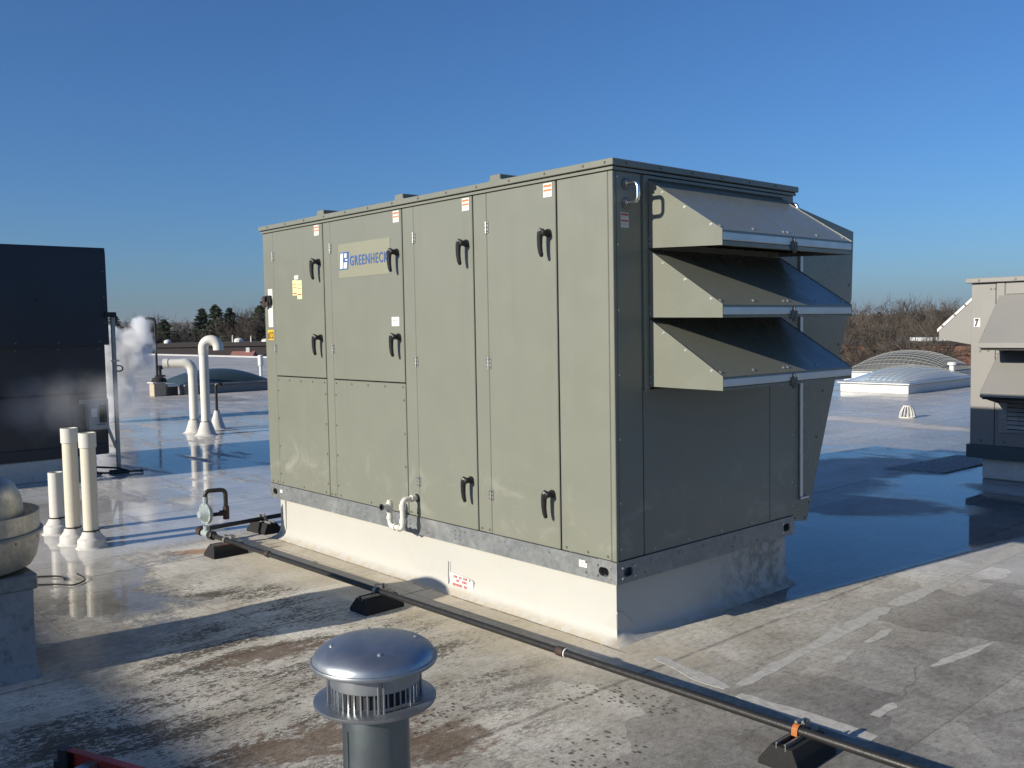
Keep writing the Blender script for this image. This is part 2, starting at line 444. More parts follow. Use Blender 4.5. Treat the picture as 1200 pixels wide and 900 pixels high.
    c = n.mix(mul(sp, n.smooth(big, 0.5, 0.65, 0, 0.8)), c, (0.03, 0.028, 0.025))
    spw = n.smooth(n.voro(3.3, n.map((1, 1.5, 1), (0, 0, 0.4), (3, 3, 0))), 0.0, 0.05, 1, 0)
    c = n.mix(mul(spw, n.smooth(wx, -0.2, 0.5)), c, (0.50, 0.485, 0.45))
    # --- faint lap lines of the sheets, every 1.9 m
    lap = n.math('ABSOLUTE', n.math('SUBTRACT', n.math('FRACT', n.math('MULTIPLY', n.math('ADD', x, 0.62), 0.5263)), 0.5))
    c = n.mix(mul(n.smooth(lap, 0.0, 0.012, 1, 0), n.smooth(fine, 0.3, 0.6, 0.15, 0.6)), c, (0.10, 0.095, 0.085))
    c = n.mix(1.0, c, (0.77, 0.77, 0.77), 'MULTIPLY')      # the whole sheet is a weathered off-white
    # --- standing water; its edge behind the unit is drawn along the cast shadow
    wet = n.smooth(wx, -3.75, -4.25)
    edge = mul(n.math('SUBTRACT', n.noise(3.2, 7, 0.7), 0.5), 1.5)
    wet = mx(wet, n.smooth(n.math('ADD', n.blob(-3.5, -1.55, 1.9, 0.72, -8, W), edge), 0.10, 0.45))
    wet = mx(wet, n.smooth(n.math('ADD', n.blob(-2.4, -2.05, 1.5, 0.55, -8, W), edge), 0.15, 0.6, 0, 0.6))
    shade_edge = n.math('SUBTRACT', x, n.math('ADD', mul(y, 0.125), 0.02))
    back = mul(n.smooth(y, 0.95, 1.5), n.smooth(n.math('ADD', shade_edge, mul(edge, 0.04)), 0.06, -0.06))
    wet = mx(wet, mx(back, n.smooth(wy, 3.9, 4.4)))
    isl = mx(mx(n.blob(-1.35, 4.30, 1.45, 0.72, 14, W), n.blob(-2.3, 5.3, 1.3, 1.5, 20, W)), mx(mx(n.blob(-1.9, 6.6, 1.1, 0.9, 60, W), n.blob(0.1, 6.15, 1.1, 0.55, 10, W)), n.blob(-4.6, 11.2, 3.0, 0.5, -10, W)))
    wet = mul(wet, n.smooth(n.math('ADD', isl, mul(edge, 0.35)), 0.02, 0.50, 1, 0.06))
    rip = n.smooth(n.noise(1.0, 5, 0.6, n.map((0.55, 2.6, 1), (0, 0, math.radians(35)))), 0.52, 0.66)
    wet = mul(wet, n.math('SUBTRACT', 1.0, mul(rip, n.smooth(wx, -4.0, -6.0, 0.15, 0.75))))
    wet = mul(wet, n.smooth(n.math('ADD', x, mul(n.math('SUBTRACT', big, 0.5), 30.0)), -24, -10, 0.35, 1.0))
    farm = n.smooth(n.math('ADD', y, mul(n.math('SUBTRACT', mid, 0.5), 5.0)), 7.2, 8.6, 1.0, 0.62)  # wetness cut back past the far end of the unit's shadow
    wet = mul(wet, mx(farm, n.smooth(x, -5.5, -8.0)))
    sheen = n.smooth(n.noise(1.1, 5, 0.6), 0.35, 0.75, 0.0, 0.35)
    ring = n.math('MULTIPLY', mul(wet, n.math('SUBTRACT', 1.0, wet)), mul(n.smooth(fine, 0.35, 0.6), 3.0), True)
    c = n.mix(mul(ring, 0.6), c, (0.17, 0.14, 0.10))
    c = n.mix(mul(wet, n.smooth(x, -4.2, -2.5, 0.12, 0.66)), c, (0.03, 0.032, 0.035))  # wet darkening, raised behind the unit to deepen its shade in the colour
    dryr = n.math('SUBTRACT', 0.72, mul(sheen, 0.6))
    rough = n.math('ADD', mul(n.math('SUBTRACT', 1.0, wet), dryr), mul(wet, n.smooth(big, 0.35, 0.7, 0.02, 0.10)))
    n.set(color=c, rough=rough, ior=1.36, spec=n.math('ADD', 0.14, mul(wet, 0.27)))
    hb = n.math('ADD', n.math('ADD', mul(fine, 0.5), mul(grain, 0.25)), mul(mid, 0.6))
    h = mul(hb, n.math('SUBTRACT', 1.0, mul(wet, 0.985)))
    n.bump(h, 0.5, 0.012)
    return n.m
ROOFM = roof_material()

mb = MB()
mb.grid(lambda u, v: (-125 + 140 * u, -22 + 47 * v, 0.0), 28, 10)
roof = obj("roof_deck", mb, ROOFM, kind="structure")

# lap strips and patches lying on the deck (thin welded sheets)
def strip_mat():
    n = NT("lap_strip_membrane")
    c = n.ramp(n.noise(22, 8, 0.75), [(0.34, (0.43, 0.41, 0.365)), (0.50, (0.58, 0.56, 0.50)), (0.68, (0.70, 0.68, 0.61))])
    n.set(color=n.mix(1.0, c, (0.76, 0.76, 0.76), "MULTIPLY"), rough=0.9, spec=0.12); n.bump(n.noise(40, 4), 0.4, 0.004)
    return n.m
STRIPM = strip_mat()
def strip(pts, w0, w1):
    """ragged welded strip along a ground polyline"""
    a, b = Vector((*pts[0], 0)), Vector((*pts[1], 0)); d = (b - a); L = d.length; d.normalize(); s = Vector((-d.y, d.x, 0))
    k = max(5, int(L / 0.06)); lo = []; hi = []
    for i in range(k + 1):
        t = i / k; w = w0 + (w1 - w0) * t
        tap = min(1, 0.55 + L * 9 * min(t, 1 - t)) * (1 + 0.10 * math.sin(t * 9 + L * 5) + rng.uniform(-.05, .05))
        lo.append(a + d * (L * t) - s * (w * 0.5 * tap + rng.uniform(-.009, .009)))
        hi.append(a + d * (L * t) + s * (w * 0.5 * tap + rng.uniform(-.009, .009)))
    m = MB(); zt = 0.0012
    vs = [(p.x, p.y, zt) for p in lo + hi] + [(p.x, p.y, -0.002) for p in lo + hi]
    n_ = k + 1; fs = []
    for i in range(k):
        fs.append((i, i + 1, n_ + i + 1, n_ + i))
        fs.append((i, 2 * n_ + i, 2 * n_ + i + 1, i + 1)); fs.append((n_ + i, n_ + i + 1, 3 * n_ + i + 1, 3 * n_ + i))
    m.add(vs, fs)
    return obj("lap_strip", m, STRIPM, roof)
strip([(0.74, 0.0), (0.65, 1.6)], 0.06, 0.09); strip([(0.655, 1.65), (0.63, 4.6)], 0.10, 0.11)
strip([(0.24, 0.02), (0.72, -0.07)], 0.07, 0.09); strip([(0.80, -0.095), (1.43, -0.085)], 0.08, 0.10)
strip([(1.24, 0.85), (1.31, 1.42)], 0.05, 0.03)
strip([(0.89, 0.56), (0.87, 0.80)], 0.05, 0.03)
strip([(0.86, 0.95), (0.845, 1.25)], 0.05, 0.04)
strip([(1.33, 0.12), (1.32, 0.31)], 0.06, 0.05)
strip([(0.30, 0.95), (0.36, 1.5)], 0.05, 0.04)
strip([(1.1, 2.6), (1.06, 3.2)], 0.05, 0.04)

# far parapet edge
mb = MB(); mb.box(-125, 15, 25.0, 25.28, -0.6, 0.055, 0.01)
o = thing("parapet", "low white metal parapet edge running along the far side of the roof", "parapet", (-50, 25.1, 0))
obj("upstand", mb, WHITE, o)
for k in range(28):
    mb = MB(); mb.box(-125 + 5 * k + 0.004, -120 + 5 * k - 0.004, 24.93, 25.34, 0.055, 0.085, 0.006); obj("coping", mb, WHITE, o)

# ================================================================== SURROUNDINGS
def ground_mat():
    n = NT("winter_ground")
    c = n.ramp(n.noise(0.03, 6, 0.6), [(0.3, (0.05, 0.05, 0.03)), (0.55, (0.09, 0.075, 0.05)), (0.75, (0.11, 0.10, 0.07))])
    n.set(color=c, rough=0.95); return n.m
mb = MB(); mb.grid(lambda u, v: (-5900 + 11800 * u, -5900 + 11800 * v, -5.0), 12, 12)
obj("ground", mb, ground_mat(), kind="structure")
mb = MB(); mb.box(-124.9, 14.9, -21.9, 24.98, -5.0, -0.62)
o = thing("building_body", "building underneath the flat roof the equipment stands on", "building", (-55, 1.5, -5)); obj("wall", mb, CONCR, o)

def hill(mb, dist, a0, a1, h0, seed, step=0.5):
    r = random.Random(seed); ph = [r.uniform(0, 6.28) for _ in range(6)]
    n_ = int((a1 - a0) / step); rows = []
    for i in range(n_ + 1):
        a = math.radians(a0 + (a1 - a0) * i / n_)
        h = h0 * (0.62 + 0.2 * math.sin(a * 9 + ph[0]) + 0.13 * math.sin(a * 23 + ph[1]) + 0.05 * math.sin(a * 61 + ph[2]))
        rows.append((a, h))
    vs = []
    for a, h in rows:
        for (k, hh) in ((0, -6), (0.12, 0.55 * h), (0.25, h), (0.5, 0.7 * h), (0.9, -6)):
            dd = dist * (1 + k); vs.append((dd * math.sin(a), dd * math.cos(a), hh))
    fs = [(i * 5 + j, (i + 1) * 5 + j, (i + 1) * 5 + j + 1, i * 5 + j + 1) for i in range(n_) for j in range(4)]
    mb.add(vs, fs)
def hill_mat():
    n = NT("wooded_hill")
    c = n.mix(n.noise(0.02, 6, 0.7), (0.05, 0.05, 0.035), (0.10, 0.085, 0.06)); n.set(color=c, rough=1.0); return n.m
mb = MB(); hill(mb, 1900, -100, 10, 44, 3); obj("hills", mb, hill_mat(), kind="structure")

# ------------------------------------------------------------------ trees
def bark(name, col):
    return simple(name, col, 0.9, 0, 0.25, 2)
BARK = bark("grey_bark", (0.070, 0.061, 0.052)); BARK2 = bark("warm_bark", (0.078, 0.063, 0.049)); BARKR = bark("red_twigs", (0.078, 0.045, 0.037))
WOODM = bark("woodland_bark", (0.049, 0.043, 0.037))
def leafmat(name, a, b):
    n = NT(name); c = n.mix(n.noise(1.3, 4, 0.6), a, b); n.set(color=c, rough=0.8); return n.m
NEEDLE = leafmat("conifer_needles", (0.018, 0.035, 0.018), (0.055, 0.075, 0.035))
NEEDLE2 = leafmat("dark_conifer_needles", (0.012, 0.024, 0.014), (0.035, 0.05, 0.028))

def bare_tree_mesh(seed, H, spread, nb=6, trunk=0.2, levels=4, twig=0.018):
    r = random.Random(seed); tr = MB(); cr = MB()
    def rv(): return Vector((r.gauss(0, 1), r.gauss(0, 1), r.gauss(0, 1))).normalized()
    def grow(p, d, L, rad, lev):
        pts = [p]; q = p; dd = d
        ns = 4 if lev < 2 else 2
        for i in range(ns):
            dd = (dd + rv() * 0.16 + Vector((0, 0, 0.07))).normalized(); q = q + dd * (L / ns); pts.append(q)
        rs = [rad * (1 - 0.62 * i / ns) for i in range(ns + 1)]
        (tr if lev == 0 else cr).tube(pts, rs, 6 if lev < 1 else (4 if lev < 2 else 3), False)
        if lev >= levels: return
        k = nb if lev == 0 else r.randint(5, 6)
        for j in range(k):
            t = r.uniform(0.25 if lev else 0.35, 1.0); f = t * ns; i = min(int(f), ns - 1)
            s = pts[i].lerp(pts[i + 1], f - i)
            side = rv(); side = (side - dd * side.dot(dd)).normalized()
            nd = (dd * r.uniform(0.55, 0.95) + side * r.uniform(0.5, 0.95) * spread + Vector((0, 0, 0.2))).normalized()
            grow(s, nd, L * r.uniform(0.5, 0.72), max(twig, rad * 0.5 * (1 - 0.4 * t)), lev + 1)
    grow(Vector((0, 0, 0)), Vector((0, 0, 1)), H * 0.52, trunk, 0)
    return tr, cr

def conifer_mesh(seed, H, R):
    r = random.Random(seed); tr = MB(); cr = MB()
    tr.tube([(0, 0, 0), (0.05, 0, H * 0.5), (0, 0, H * 0.98)], [0.22, 0.12, 0.02], 7)
    z = H * 0.1
    while z < H * 0.985:
        f = 1 - z / H; br = R * (f ** 0.85) * r.uniform(0.75, 1.1) + 0.12
        for k in range(r.randint(6, 9)):
            if r.random() < 0.06: continue
            a = r.uniform(0, 6.283); L = br * r.uniform(0.6, 1.12)
            m = int(6 + L * 9)
            for i in range(m):
                t = (i + r.random()) / m
                p = Vector((math.cos(a) * L * t, math.sin(a) * L * t, z - 0.32 * L * t + 0.2 * L * t * t + r.uniform(-.06, .06)))
                p += Vector((r.gauss(0, .07), r.gauss(0, .07), 0)) * (1 - 0.4 * t)
                s = r.uniform(0.14, 0.30)
                u = Vector((math.cos(a + r.gauss(0, .6)), math.sin(a + r.gauss(0, .6)), r.uniform(-.5, .15))).normalized() * s
                w = Vector((-math.sin(a), math.cos(a), r.uniform(-.6, .3))).normalized() * s * 0.5
                cr.add([p - u * .4 - w, p + u, p - u * .4 + w, p - Vector((0, 0, s * .45))], [(0, 1, 2), (0, 3, 1), (1, 3, 2)])
        z += H * 0.012 + 0.1 * f
    return tr, cr

TREEMESH = {}
def tree(kind, loc, rz, s, label, name, group, tm, cm):
    t = thing(name, label, "tree", loc, rz, group)
    if kind not in TREEMESH:
        if kind[0] == 'c': a, b = conifer_mesh(int(kind[1:]), 10, {'c1': 4.6, 'c2': 5.6, 'c3': 6.4}[kind])
        elif kind[0] == 's': a, b = bare_tree_mesh(int(kind[1:]) + 40, 3.6, 1.2, 9, 0.05, 4, 0.013)
        else: a, b = bare_tree_mesh(int(kind[1:]), 10, {'b1': 1.1, 'b2': 1.35, 'b3': 0.95, 'b4': 1.2}[kind], 9, 0.17, 4, 0.022)
        ta = obj("trunk", a, tm, t, False); tb = obj("crown", b, cm, t, False, kind="stuff")
        TREEMESH[kind] = (ta.data, tb.data); del tb["kind"]
    else:
        for nm, me in zip(("trunk", "crown"), TREEMESH[kind]):
            o = bpy.data.objects.new(nm, me); COL.objects.link(o); o.parent = t
    t.scale = (s[0], s[0], s[1])
    return t
GZ = -5.0
G_F = "bare trees in front of the brick wall"
G_L, G_R = "trees beyond the left end of the far parapet", "bare trees beyond the brick building"
tree('c1', (-103.3, 43.0, GZ), 0.3, (1.0, 0.97), "narrow dark spire conifer standing alone right of the steam", "conifer_tree", None, BARK, NEEDLE2)
tree('c2', (-100.9, 43.6, GZ), 1.3, (0.95, 1.01), "tall broad conifer with a twin top beside the narrow spire conifer", "conifer_tree", None, BARK, NEEDLE)
tree('c1', (-100.0, 44.9, GZ), 2.3, (0.85, 0.97), "slim conifer leaning close on the right of the twin topped one", "conifer_tree", None, BARK, NEEDLE)
tree('c3', (-95.6, 47.3, GZ), 0.8, (1.05, 1.07), "tallest shaggy conifer just left of the big unit's edge", "conifer_tree", None, BARK, NEEDLE)
tree('c2', (-98.2, 47.6, GZ), 4.0, (0.8, 0.99), "shaggy conifer half behind the tallest one", "conifer_tree", None, BARK, NEEDLE)
tree('c2', (-106.2, 39.6, GZ), 2.0, (0.9, 0.85), "dark round shouldered conifer behind the thin black pole", "conifer_tree", None, BARK, NEEDLE2)
tree('c3', (-110.1, 35.2, GZ), 2.9, (0.75, 0.93), "conifer top showing above the steam beside the dark unit", "conifer_tree", None, BARK, NEEDLE)
k = 0
for (x, y, s, kd) in [(-107.5, 38.0, .88, 'b1'), (-108.6, 36.8, .85, 'b2'), (-105, 41.5, .8, 'b4'), (-100.2, 46.6, .93, 'b2'), (-98.6, 46.0, .96, 'b1'), (-97.3, 46.6, .9, 'b4'), (-95, 46, .85, 'b3'), (-102, 43, .72, 'b3'), (-93, 50, .95, 'b2'), (-113, 39, .8, 'b1'), (-111, 42, .82, 'b4'), (-104, 46, .9, 'b1'), (-101, 49, .95, 'b2'), (-97, 52, 1.0, 'b4'), (-107, 42, .85, 'b2'), (-99, 44, .8, 'b1'), (-96.5, 44.5, .82, 'b4'), (-109, 40.5, .86, 'b3')]:
    tree(kd, (x, y, GZ), k * 1.7, (s * 1.0, s), "bare leafless tree among the conifers beyond the left parapet", "bare_tree", "bare trees among the left conifers", BARK, BARK2); k += 1
for (x, y, s) in [(-93.5, 36.0, .95), (-91.9, 36.9, 1.05), (-92.7, 38.2, .9), (-94.6, 35.0, .9), (-90.8, 39.3, .8)]:
    tree('s1', (x, y, GZ), k * 2.1, (s * 1.25, s * 1.42), "reddish bare shrub in front of the low dark building", "bare_shrub", "reddish shrubs by the low dark building", BARKR, BARKR); k += 1
tree('c3', (-70.6, 35.6, GZ), 0.4, (0.9, 0.60), "dense dark evergreen right of the small red roof", "conifer_tree", None, BARK, NEEDLE2)
rt = random.Random(12)
R_TREES = []
for (dep, lo, hi, cnt, hh) in ((54, 0.0, 0.50, 8, 0.66), (80, 0.0, 0.6, 10, 0.76), (96, -0.05, 0.75, 13, 0.92)):
    for i in range(cnt):
        f = lo + (hi - lo) * (i + rt.uniform(0.1, 0.9)) / cnt
        R_TREES.append((dep * rt.uniform(0.93, 1.07), f, hh * rt.uniform(0.82, 1.12) * (1.0 - 0.28 * max(0.0, f - 0.28))))
for (dep, f, s) in R_TREES:
    lat = dep * (0.335 + f * 0.28)                          # across the line of sight, from the big unit's edge rightwards
    p = Vector((3.19, -3.55, 0)) + Vector((-0.744, 0.665, 0)) * dep + Vector((0.667, 0.745, 0)) * lat
    kd = rt.choice(['b1', 'b2', 'b3', 'b4'])
    tree(kd, (p.x, p.y, GZ), rt.uniform(0, 6.28), (s * rt.uniform(0.85, 1.05), s), "bare leafless tree in front of the brick wall beyond the mesh covered skylight" if dep < 60 else "bare brown leafless tree in the thicket behind the brick building", "bare_tree", G_F if dep < 60 else G_R, BARK, BARK2)
for i in range(9):
    dep = rt.uniform(50, 54); lat = dep * (0.36 + 0.017 * i)
    p = Vector((3.19, -3.55, 0)) + Vector((-0.744, 0.665, 0)) * dep + Vector((0.667, 0.745, 0)) * lat
    tree('s1', (p.x, p.y, GZ), rt.uniform(0, 6.28), (1.1 * rt.uniform(.8, 1.2), 1.15 * rt.uniform(.85, 1.15)), "reddish bare bush in front of the brick wall", "bare_shrub", "bushes in front of the brick wall", BARKR, BARKR)
# far woodland that reads as one mass: rows of crowns along the foot of the hills
wb = MB(); rw = random.Random(5)
for i in range(1500):
    a = math.radians(rw.uniform(-100, 5)); d = rw.uniform(170, 520)
    s = rw.uniform(2.4, 4.2); c0 = Vector((d * math.sin(a), d * math.cos(a), -5 + s * 0.9))
    for q in range(9):
        p = c0 + Vector((rw.gauss(0, s * .5), rw.gauss(0, s * .5), rw.gauss(0, s * .45)))
        u = Vector((rw.gauss(0, 1), rw.gauss(0, 1), rw.gauss(0, .7))).normalized() * s * .5
        w = u.cross(Vector((rw.gauss(0, 1), rw.gauss(0, 1), rw.gauss(0, 1)))).normalized() * s * .3
        wb.add([p - u - w, p + u - w * .4, p + u * .3 + w, p - u * .2 + w * .2 + Vector((0, 0, s * .3))], [(0, 1, 2), (0, 3, 2), (0, 1, 3)])
obj("woodland", wb, WOODM, kind="stuff")

# ------------------------------------------------------------------ far buildings
DARKWALL = simple("dark_brown_wall", (0.035, 0.028, 0.026), 0.85); DARKWALL2 = simple("dark_window_band", (0.018, 0.018, 0.022), 0.35)
def brickmat():
    n = NT("red_brick")
    b = n.N("ShaderNodeTexBrick"); n.L(n.map((1, 1, 1), (math.radians(90), 0, 0)), b.inputs["Vector"])
    b.inputs["Color1"].default_value = (0.25, 0.095, 0.05, 1); b.inputs["Color2"].default_value = (0.18, 0.066, 0.038, 1); b.inputs["Mortar"].default_value = (0.21, 0.16, 0.13, 1)
    b.inputs["Scale"].default_value = 1.0; b.inputs["Brick Width"].default_value = 0.22; b.inputs["Row Height"].default_value = 0.075; b.inputs["Mortar Size"].default_value = 0.01
    c = n.mix(n.smooth(n.noise(0.6, 6, 0.6), 0.35, 0.7, 0, 0.5), b.outputs["Color"], (0.14, 0.06, 0.04))
    n.set(color=c, rough=0.9); return n.m
BRICK = brickmat()
o = thing("low_building", "long low dark building with white rooftop vents beyond the left parapet", "building", (-82.7, 35.5, GZ), 0.843)
mb = MB(); mb.box(-6.2, 7.5, 0, 9, 0, 5.35); obj("wall", mb, DARKWALL, o, False)
mb = MB(); mb.box(-6.35, 7.65, -.15, 9.15, 5.35, 5.75); obj("fascia", mb, DARKWALL, o, False)
for i in range(6):
    mb = MB(); mb.box(-5.4 + 2.1 * i, -4.0 + 2.1 * i, -0.05, 0.0, 1.6, 3.6); obj("window", mb, DARKWALL2, o, False)
for (x, w, h) in ((-5.2, .7, .35), (1.1, .12, .7), (1.7, .9, .4), (2.9, .14, .6), (4.6, 1.4, .3), (5.9, 1.0, .35), (-1.2, .12, .5)):
    mb = MB(); mb.lathe([(w * .5, 5.75), (w * .5, 5.75 + h * .5), (w * .38, 5.75 + h * .85), (w * .12, 5.75 + h)], (x, 1.0, 0), 10); obj("roof_vent", mb, WHITE, o, False)
ROOFT = simple("terracotta_shingle", (0.27, 0.12, 0.09), 0.85)
o = thing("small_house", "small house with a faded red roof below the low dark building", "house", (-72.0, 32.4, GZ), 0.843)
mb = MB(); mb.box(-.8, .9, 0, 3, 0, 4.25); obj("wall", mb, CONCR, o, False)
mb = MB(); mb.prism([(-.2, 4.2), (3.2, 4.2), (1.5, 5.05)], 'x', -.95, 1.05); obj("roof", mb, ROOFT, o, False)
mb = MB(); mb.box(.3, .6, 1.3, 1.6, 4.8, 5.35); obj("chimney", mb, WHITE, o, False)
o = thing("brick_building", "red brick building with a flat roof behind the mesh covered skylight", "building", (-22.3, 58.0, GZ), 0.77)
mb = MB(); mb.box(-6.0, 6, 0, 12, 0, 5.05); obj("wall", mb, BRICK, o, False)
mb = MB(); mb.box(-6.1, 6.1, -.1, 12.1, 5.05, 5.25); obj("coping", mb, DARKWALL, o, False)
for (x, w) in ((-1.6, 2.0), (2.2, 1.6)):
    mb = MB(); mb.box(x, x + w, 3, 5, 5.25, 5.5, .03); obj("roof_vent", mb, WHITE, o, False)
for (x, y, rz, lab) in ((-47.6, 89.8, 0.7, "white house wall glimpsed between bare trees by the unit's edge"), (-55.5, 99, 0.7, "farther pale house above the white house among bare trees")):
    o = thing("white_house", lab, "house", (x, y, GZ), rz)
    mb = MB(); mb.box(-1.6, 1.6, 0, 5, 0, 4.3); obj("wall", mb, WHITE, o, False)
    mb = MB(); mb.prism([(-.4, 4.2), (5.4, 4.2), (2.5, 5.7)], 'x', -1.8, 1.8); obj("roof", mb, DARKWALL, o, False)
    for xx in (-1.1, -.1, .8):
        mb = MB(); mb.box(xx, xx + .5, -.04, 0, 3.0, 4.0); obj("window", mb, DARKWALL2, o, False)

# assumed unseen penthouse behind the camera, added to cast the bottom left shadow
o = thing("assumed_penthouse", "assumed plain stair penthouse, unseen behind the camera, added for its shadow", "building", (-4, -17, 0))
mb = MB(); mb.box(-14, -1.85, -20, -15.2, 0, 4.82, .02); obj("wall", mb, CONCR, o)
mb = MB(); mb.box(-14.1, -1.75, -20.1, -15.1, 4.82, 4.97, .02); obj("coping", mb, WHITE, o)

# ================================================================== MAIN AIR HANDLER
XL, XW, YD = -3.73, 0.0, 1.66
RZ0, RZ1, CT = 0.3215, 0.437, 2.43
# --- kerb below it
mb = MB()
def curb_ring():
    prof = [(0.060, 0.0), (0.052, 0.006), (0.026, 0.022), (0.010, 0.05), (0.002, 0.10), (0.0, 0.22), (0.0, 0.3215)]
    x0, x1, y0, y1 = XL + 0.085, -0.038, 0.038, YD - 0.04
    r = random.Random(3)
    path = []
    def edge(ax, ay, bx, by, nx, ny, k):
        for i in range(k):
            t = i / k; path.append((ax + (bx - ax) * t, ay + (by - ay) * t, nx, ny))
    edge(x0, y0, x1, y0, 0, -1, 60); edge(x1, y0, x1, y1, 1, 0, 28); edge(x1, y1, x0, y1, 0, 1, 30); edge(x0, y1, x0, y0, -1, 0, 20)
    n_ = len(path); vs = []
    for (off, z) in prof:
        for i, (px, py, nx, ny) in enumerate(path):
            pn = path[i - 1]; cx, cy = nx, ny
            if (pn[2], pn[3]) != (nx, ny): cx, cy = nx + pn[2], ny + pn[3]
            w = (0.0025 * math.sin(i * 0.37) + r.uniform(-.0012, .0012)) * (1 if z < 0.3 else 0)
            vs.append((px + cx * (off + w), py + cy * (off + w), z))
    fs = [(k * n_ + i, k * n_ + (i + 1) % n_, (k + 1) * n_ + (i + 1) % n_, (k + 1) * n_ + i) for k in range(len(prof) - 1) for i in range(n_)]
    return MB().add(vs, fs)
curb = thing("equipment_curb", "white membrane covered curb under the big khaki air handler", "curb", (-1.9, 0.8, 0))
obj("curb_wall", curb_ring(), CURB, curb, True, 60)
mb = MB(); mb.prism([(-.17, .035), (-.034, .030), (-.034, .155), (-.06, .15), (-.13, .085)], 'y', .0325, .0355); obj("corner_patch", mb, CURB, curb)
mb = MB(); mb.prism([(.036, .030), (.20, .036), (.15, .09), (.07, .16), (.036, .165)], 'x', -.0365, -.0325); obj("corner_patch", mb, CURB, curb)
# vertical corner lap and small warning plate on the kerb
mb = MB(); mb.box(-3.60, -3.55, 0.028, 0.0345, 0.06, 0.315); obj("corner_patch", mb, CURB, curb)
mb = MB()
mb.prism([(-1.425, 0.02), (-1.20, 0.026), (-1.195, 0.10), (-1.22, 0.112), (-1.425, 0.125)], 'y', 0.024, 0.0285)
pl = obj("warning_notice", mb, LABELW, curb, label="small curling white notice with red print low on the curb")
pr = MB(); rr = random.Random(2)
for row, (xa, xb, zz) in enumerate(((-1.405, -1.225, .096), (-1.36, -1.26, .073), (-1.40, -1.26, .046))):
    xx = xa
    while xx < xb:
        w = rr.uniform(.006, .012)
        if rr.random() < .8:
            pr.box(xx, xx + w * .35, .0225, .024, zz, zz + .016); pr.box(xx + w * .6, xx + w, .0225, .024, zz, zz + .016); pr.box(xx, xx + w, .0227, .024, zz + (.0 if rr.random() < .5 else .012), zz + (.004 if rr.random() < .5 else .016))
        xx += w + .005
obj("print", pr, LABELR, pl, True, kind="stuff")
mb = MB(); mb.tube([(-1.435, 0.022, 0.19), (-1.437, 0.02, 0.10), (-1.44, 0.024, 0.045)], 0.0022, 5); obj("wire", mb, GAP, curb)

ahu = thing("rooftop_air_handler", "big khaki green rooftop air handler with three stacked intake hoods on its end", "air handler", (-1.865, 0.83, RZ0))
# --- galvanised base rail with lifting holes
def rail_side(axis, fixed0, fixed1, a0, a1, holes):
    """a plate z RZ0..RZ1 with obround holes, thickness fixed0..fixed1"""
    hw, hh, zc = 0.036, 0.024, RZ0 + 0.055
    b = MB()
    def P(t, z, d): return (t, d, z) if axis == 'y' else (d, t, z)
    spans = []; cur = a0
    for h in sorted(holes):
        spans.append((cur, h - 0.05, None)); spans.append((h - 0.05, h + 0.05, h)); cur = h + 0.05
    spans.append((cur, a1, None))
    for (s, e, h) in spans:
        if h is None:
            if e - s > 1e-4:
                if axis == 'y': b.box(s, e, fixed0, fixed1, RZ0, RZ1)
                else: b.box(fixed0, fixed1, s, e, RZ0, RZ1)
            continue
        n_ = 24; inner = []; outer = []
        for k in range(n_):
            a = 2 * math.pi * k / n_; c_, s_ = math.cos(a), math.sin(a)
            inner.append((h + (hw - hh) * (1 if c_ > 0 else -1) + hh * c_, zc + hh * s_))
            q = max(abs(c_) , abs(s_)); ox, oz = c_ / q, s_ / q
            outer.append((h + 0.05 * ox, (RZ0 + RZ1) / 2 + (RZ1 - RZ0) / 2 * oz))
        for d, fl in ((fixed0, 1), (fixed1, 0)):
            vs = [P(*p, d) for p in inner] + [P(*p, d) for p in outer]
            b.add(vs, [(k, (k + 1) % n_, n_ + (k + 1) % n_, n_ + k) for k in range(n_)])
        b.add([P(*p, fixed0) for p in inner] + [P(*p, fixed1) for p in inner], [(k, (k + 1) % n_, n_ + (k + 1) % n_, n_ + k) for k in range(n_)])
    return b
r1 = rail_side('y', -0.006, 0.004, XL, 0.006, [-3.645, -0.085])
obj("base_rail", r1, GALV, ahu)
r2 = rail_side('x', -0.004, 0.0065, 0.0045, YD, [0.083, 1.575])
obj("base_rail", r2, GALV, ahu)
mb = MB(); mb.box(XL, -0.005, YD - .01, YD, RZ0, RZ1); mb.box(XL, XL + .01, .006, YD - .012, RZ0, RZ1); obj("base_rail", mb, GALV, ahu)
mb = MB(); mb.box(XL + .03, -.03, 0.06, YD - .06, RZ0 + .004, RZ1 - .004); mb.box(-.16, -.006, 0.006, 0.03, RZ0 + .004, RZ0 + .03); mb.box(-.05, -.02, .1, .16, RZ0 + .004, RZ0 + .03)
obj("base_frame", mb, GALV, ahu)
# collars of the lifting lugs
bolts = MB()
for hx in (-3.645, -0.085):
    for dx in (-.048, .048):
        for dz in (.028, .082): bolts.screw((hx + dx, -0.006, RZ0 + dz), 'y', -1, .0065, .007)
for hy in (0.083, 1.575):
    for dy in (-.048, .048):
        for dz in (.028, .082): bolts.screw((.0065, hy + dy, RZ0 + dz), 'x', 1, .0065, .007)
obj("bolts", bolts, STEEL, ahu, kind="stuff")
b2 = MB()
for xx in np.arange(-3.45, -.2, .37): b2.screw((float(xx), -0.006, RZ0 + (0.03 if int(xx * 10) % 2 else .09)), 'y', -1, .0045, .003)
for xx in (-1.32, -1.28, -1.84, -1.80):
    for dz in (.035, .06, .085): b2.screw((xx, -0.006, RZ0 + dz), 'y', -1, .004, .003)
for yy in (.22, .26, .5, .72, 1.0, 1.02, 1.25): b2.screw((.0065, yy, RZ0 + rng.choice([.03, .085])), 'x', 1, .0045, .003)
for dx in (-.175, -.26):
    for dz in (.03, .085): b2.screw((dx + .05, -.006, RZ0 + dz), 'y', -1, .0055, .004)
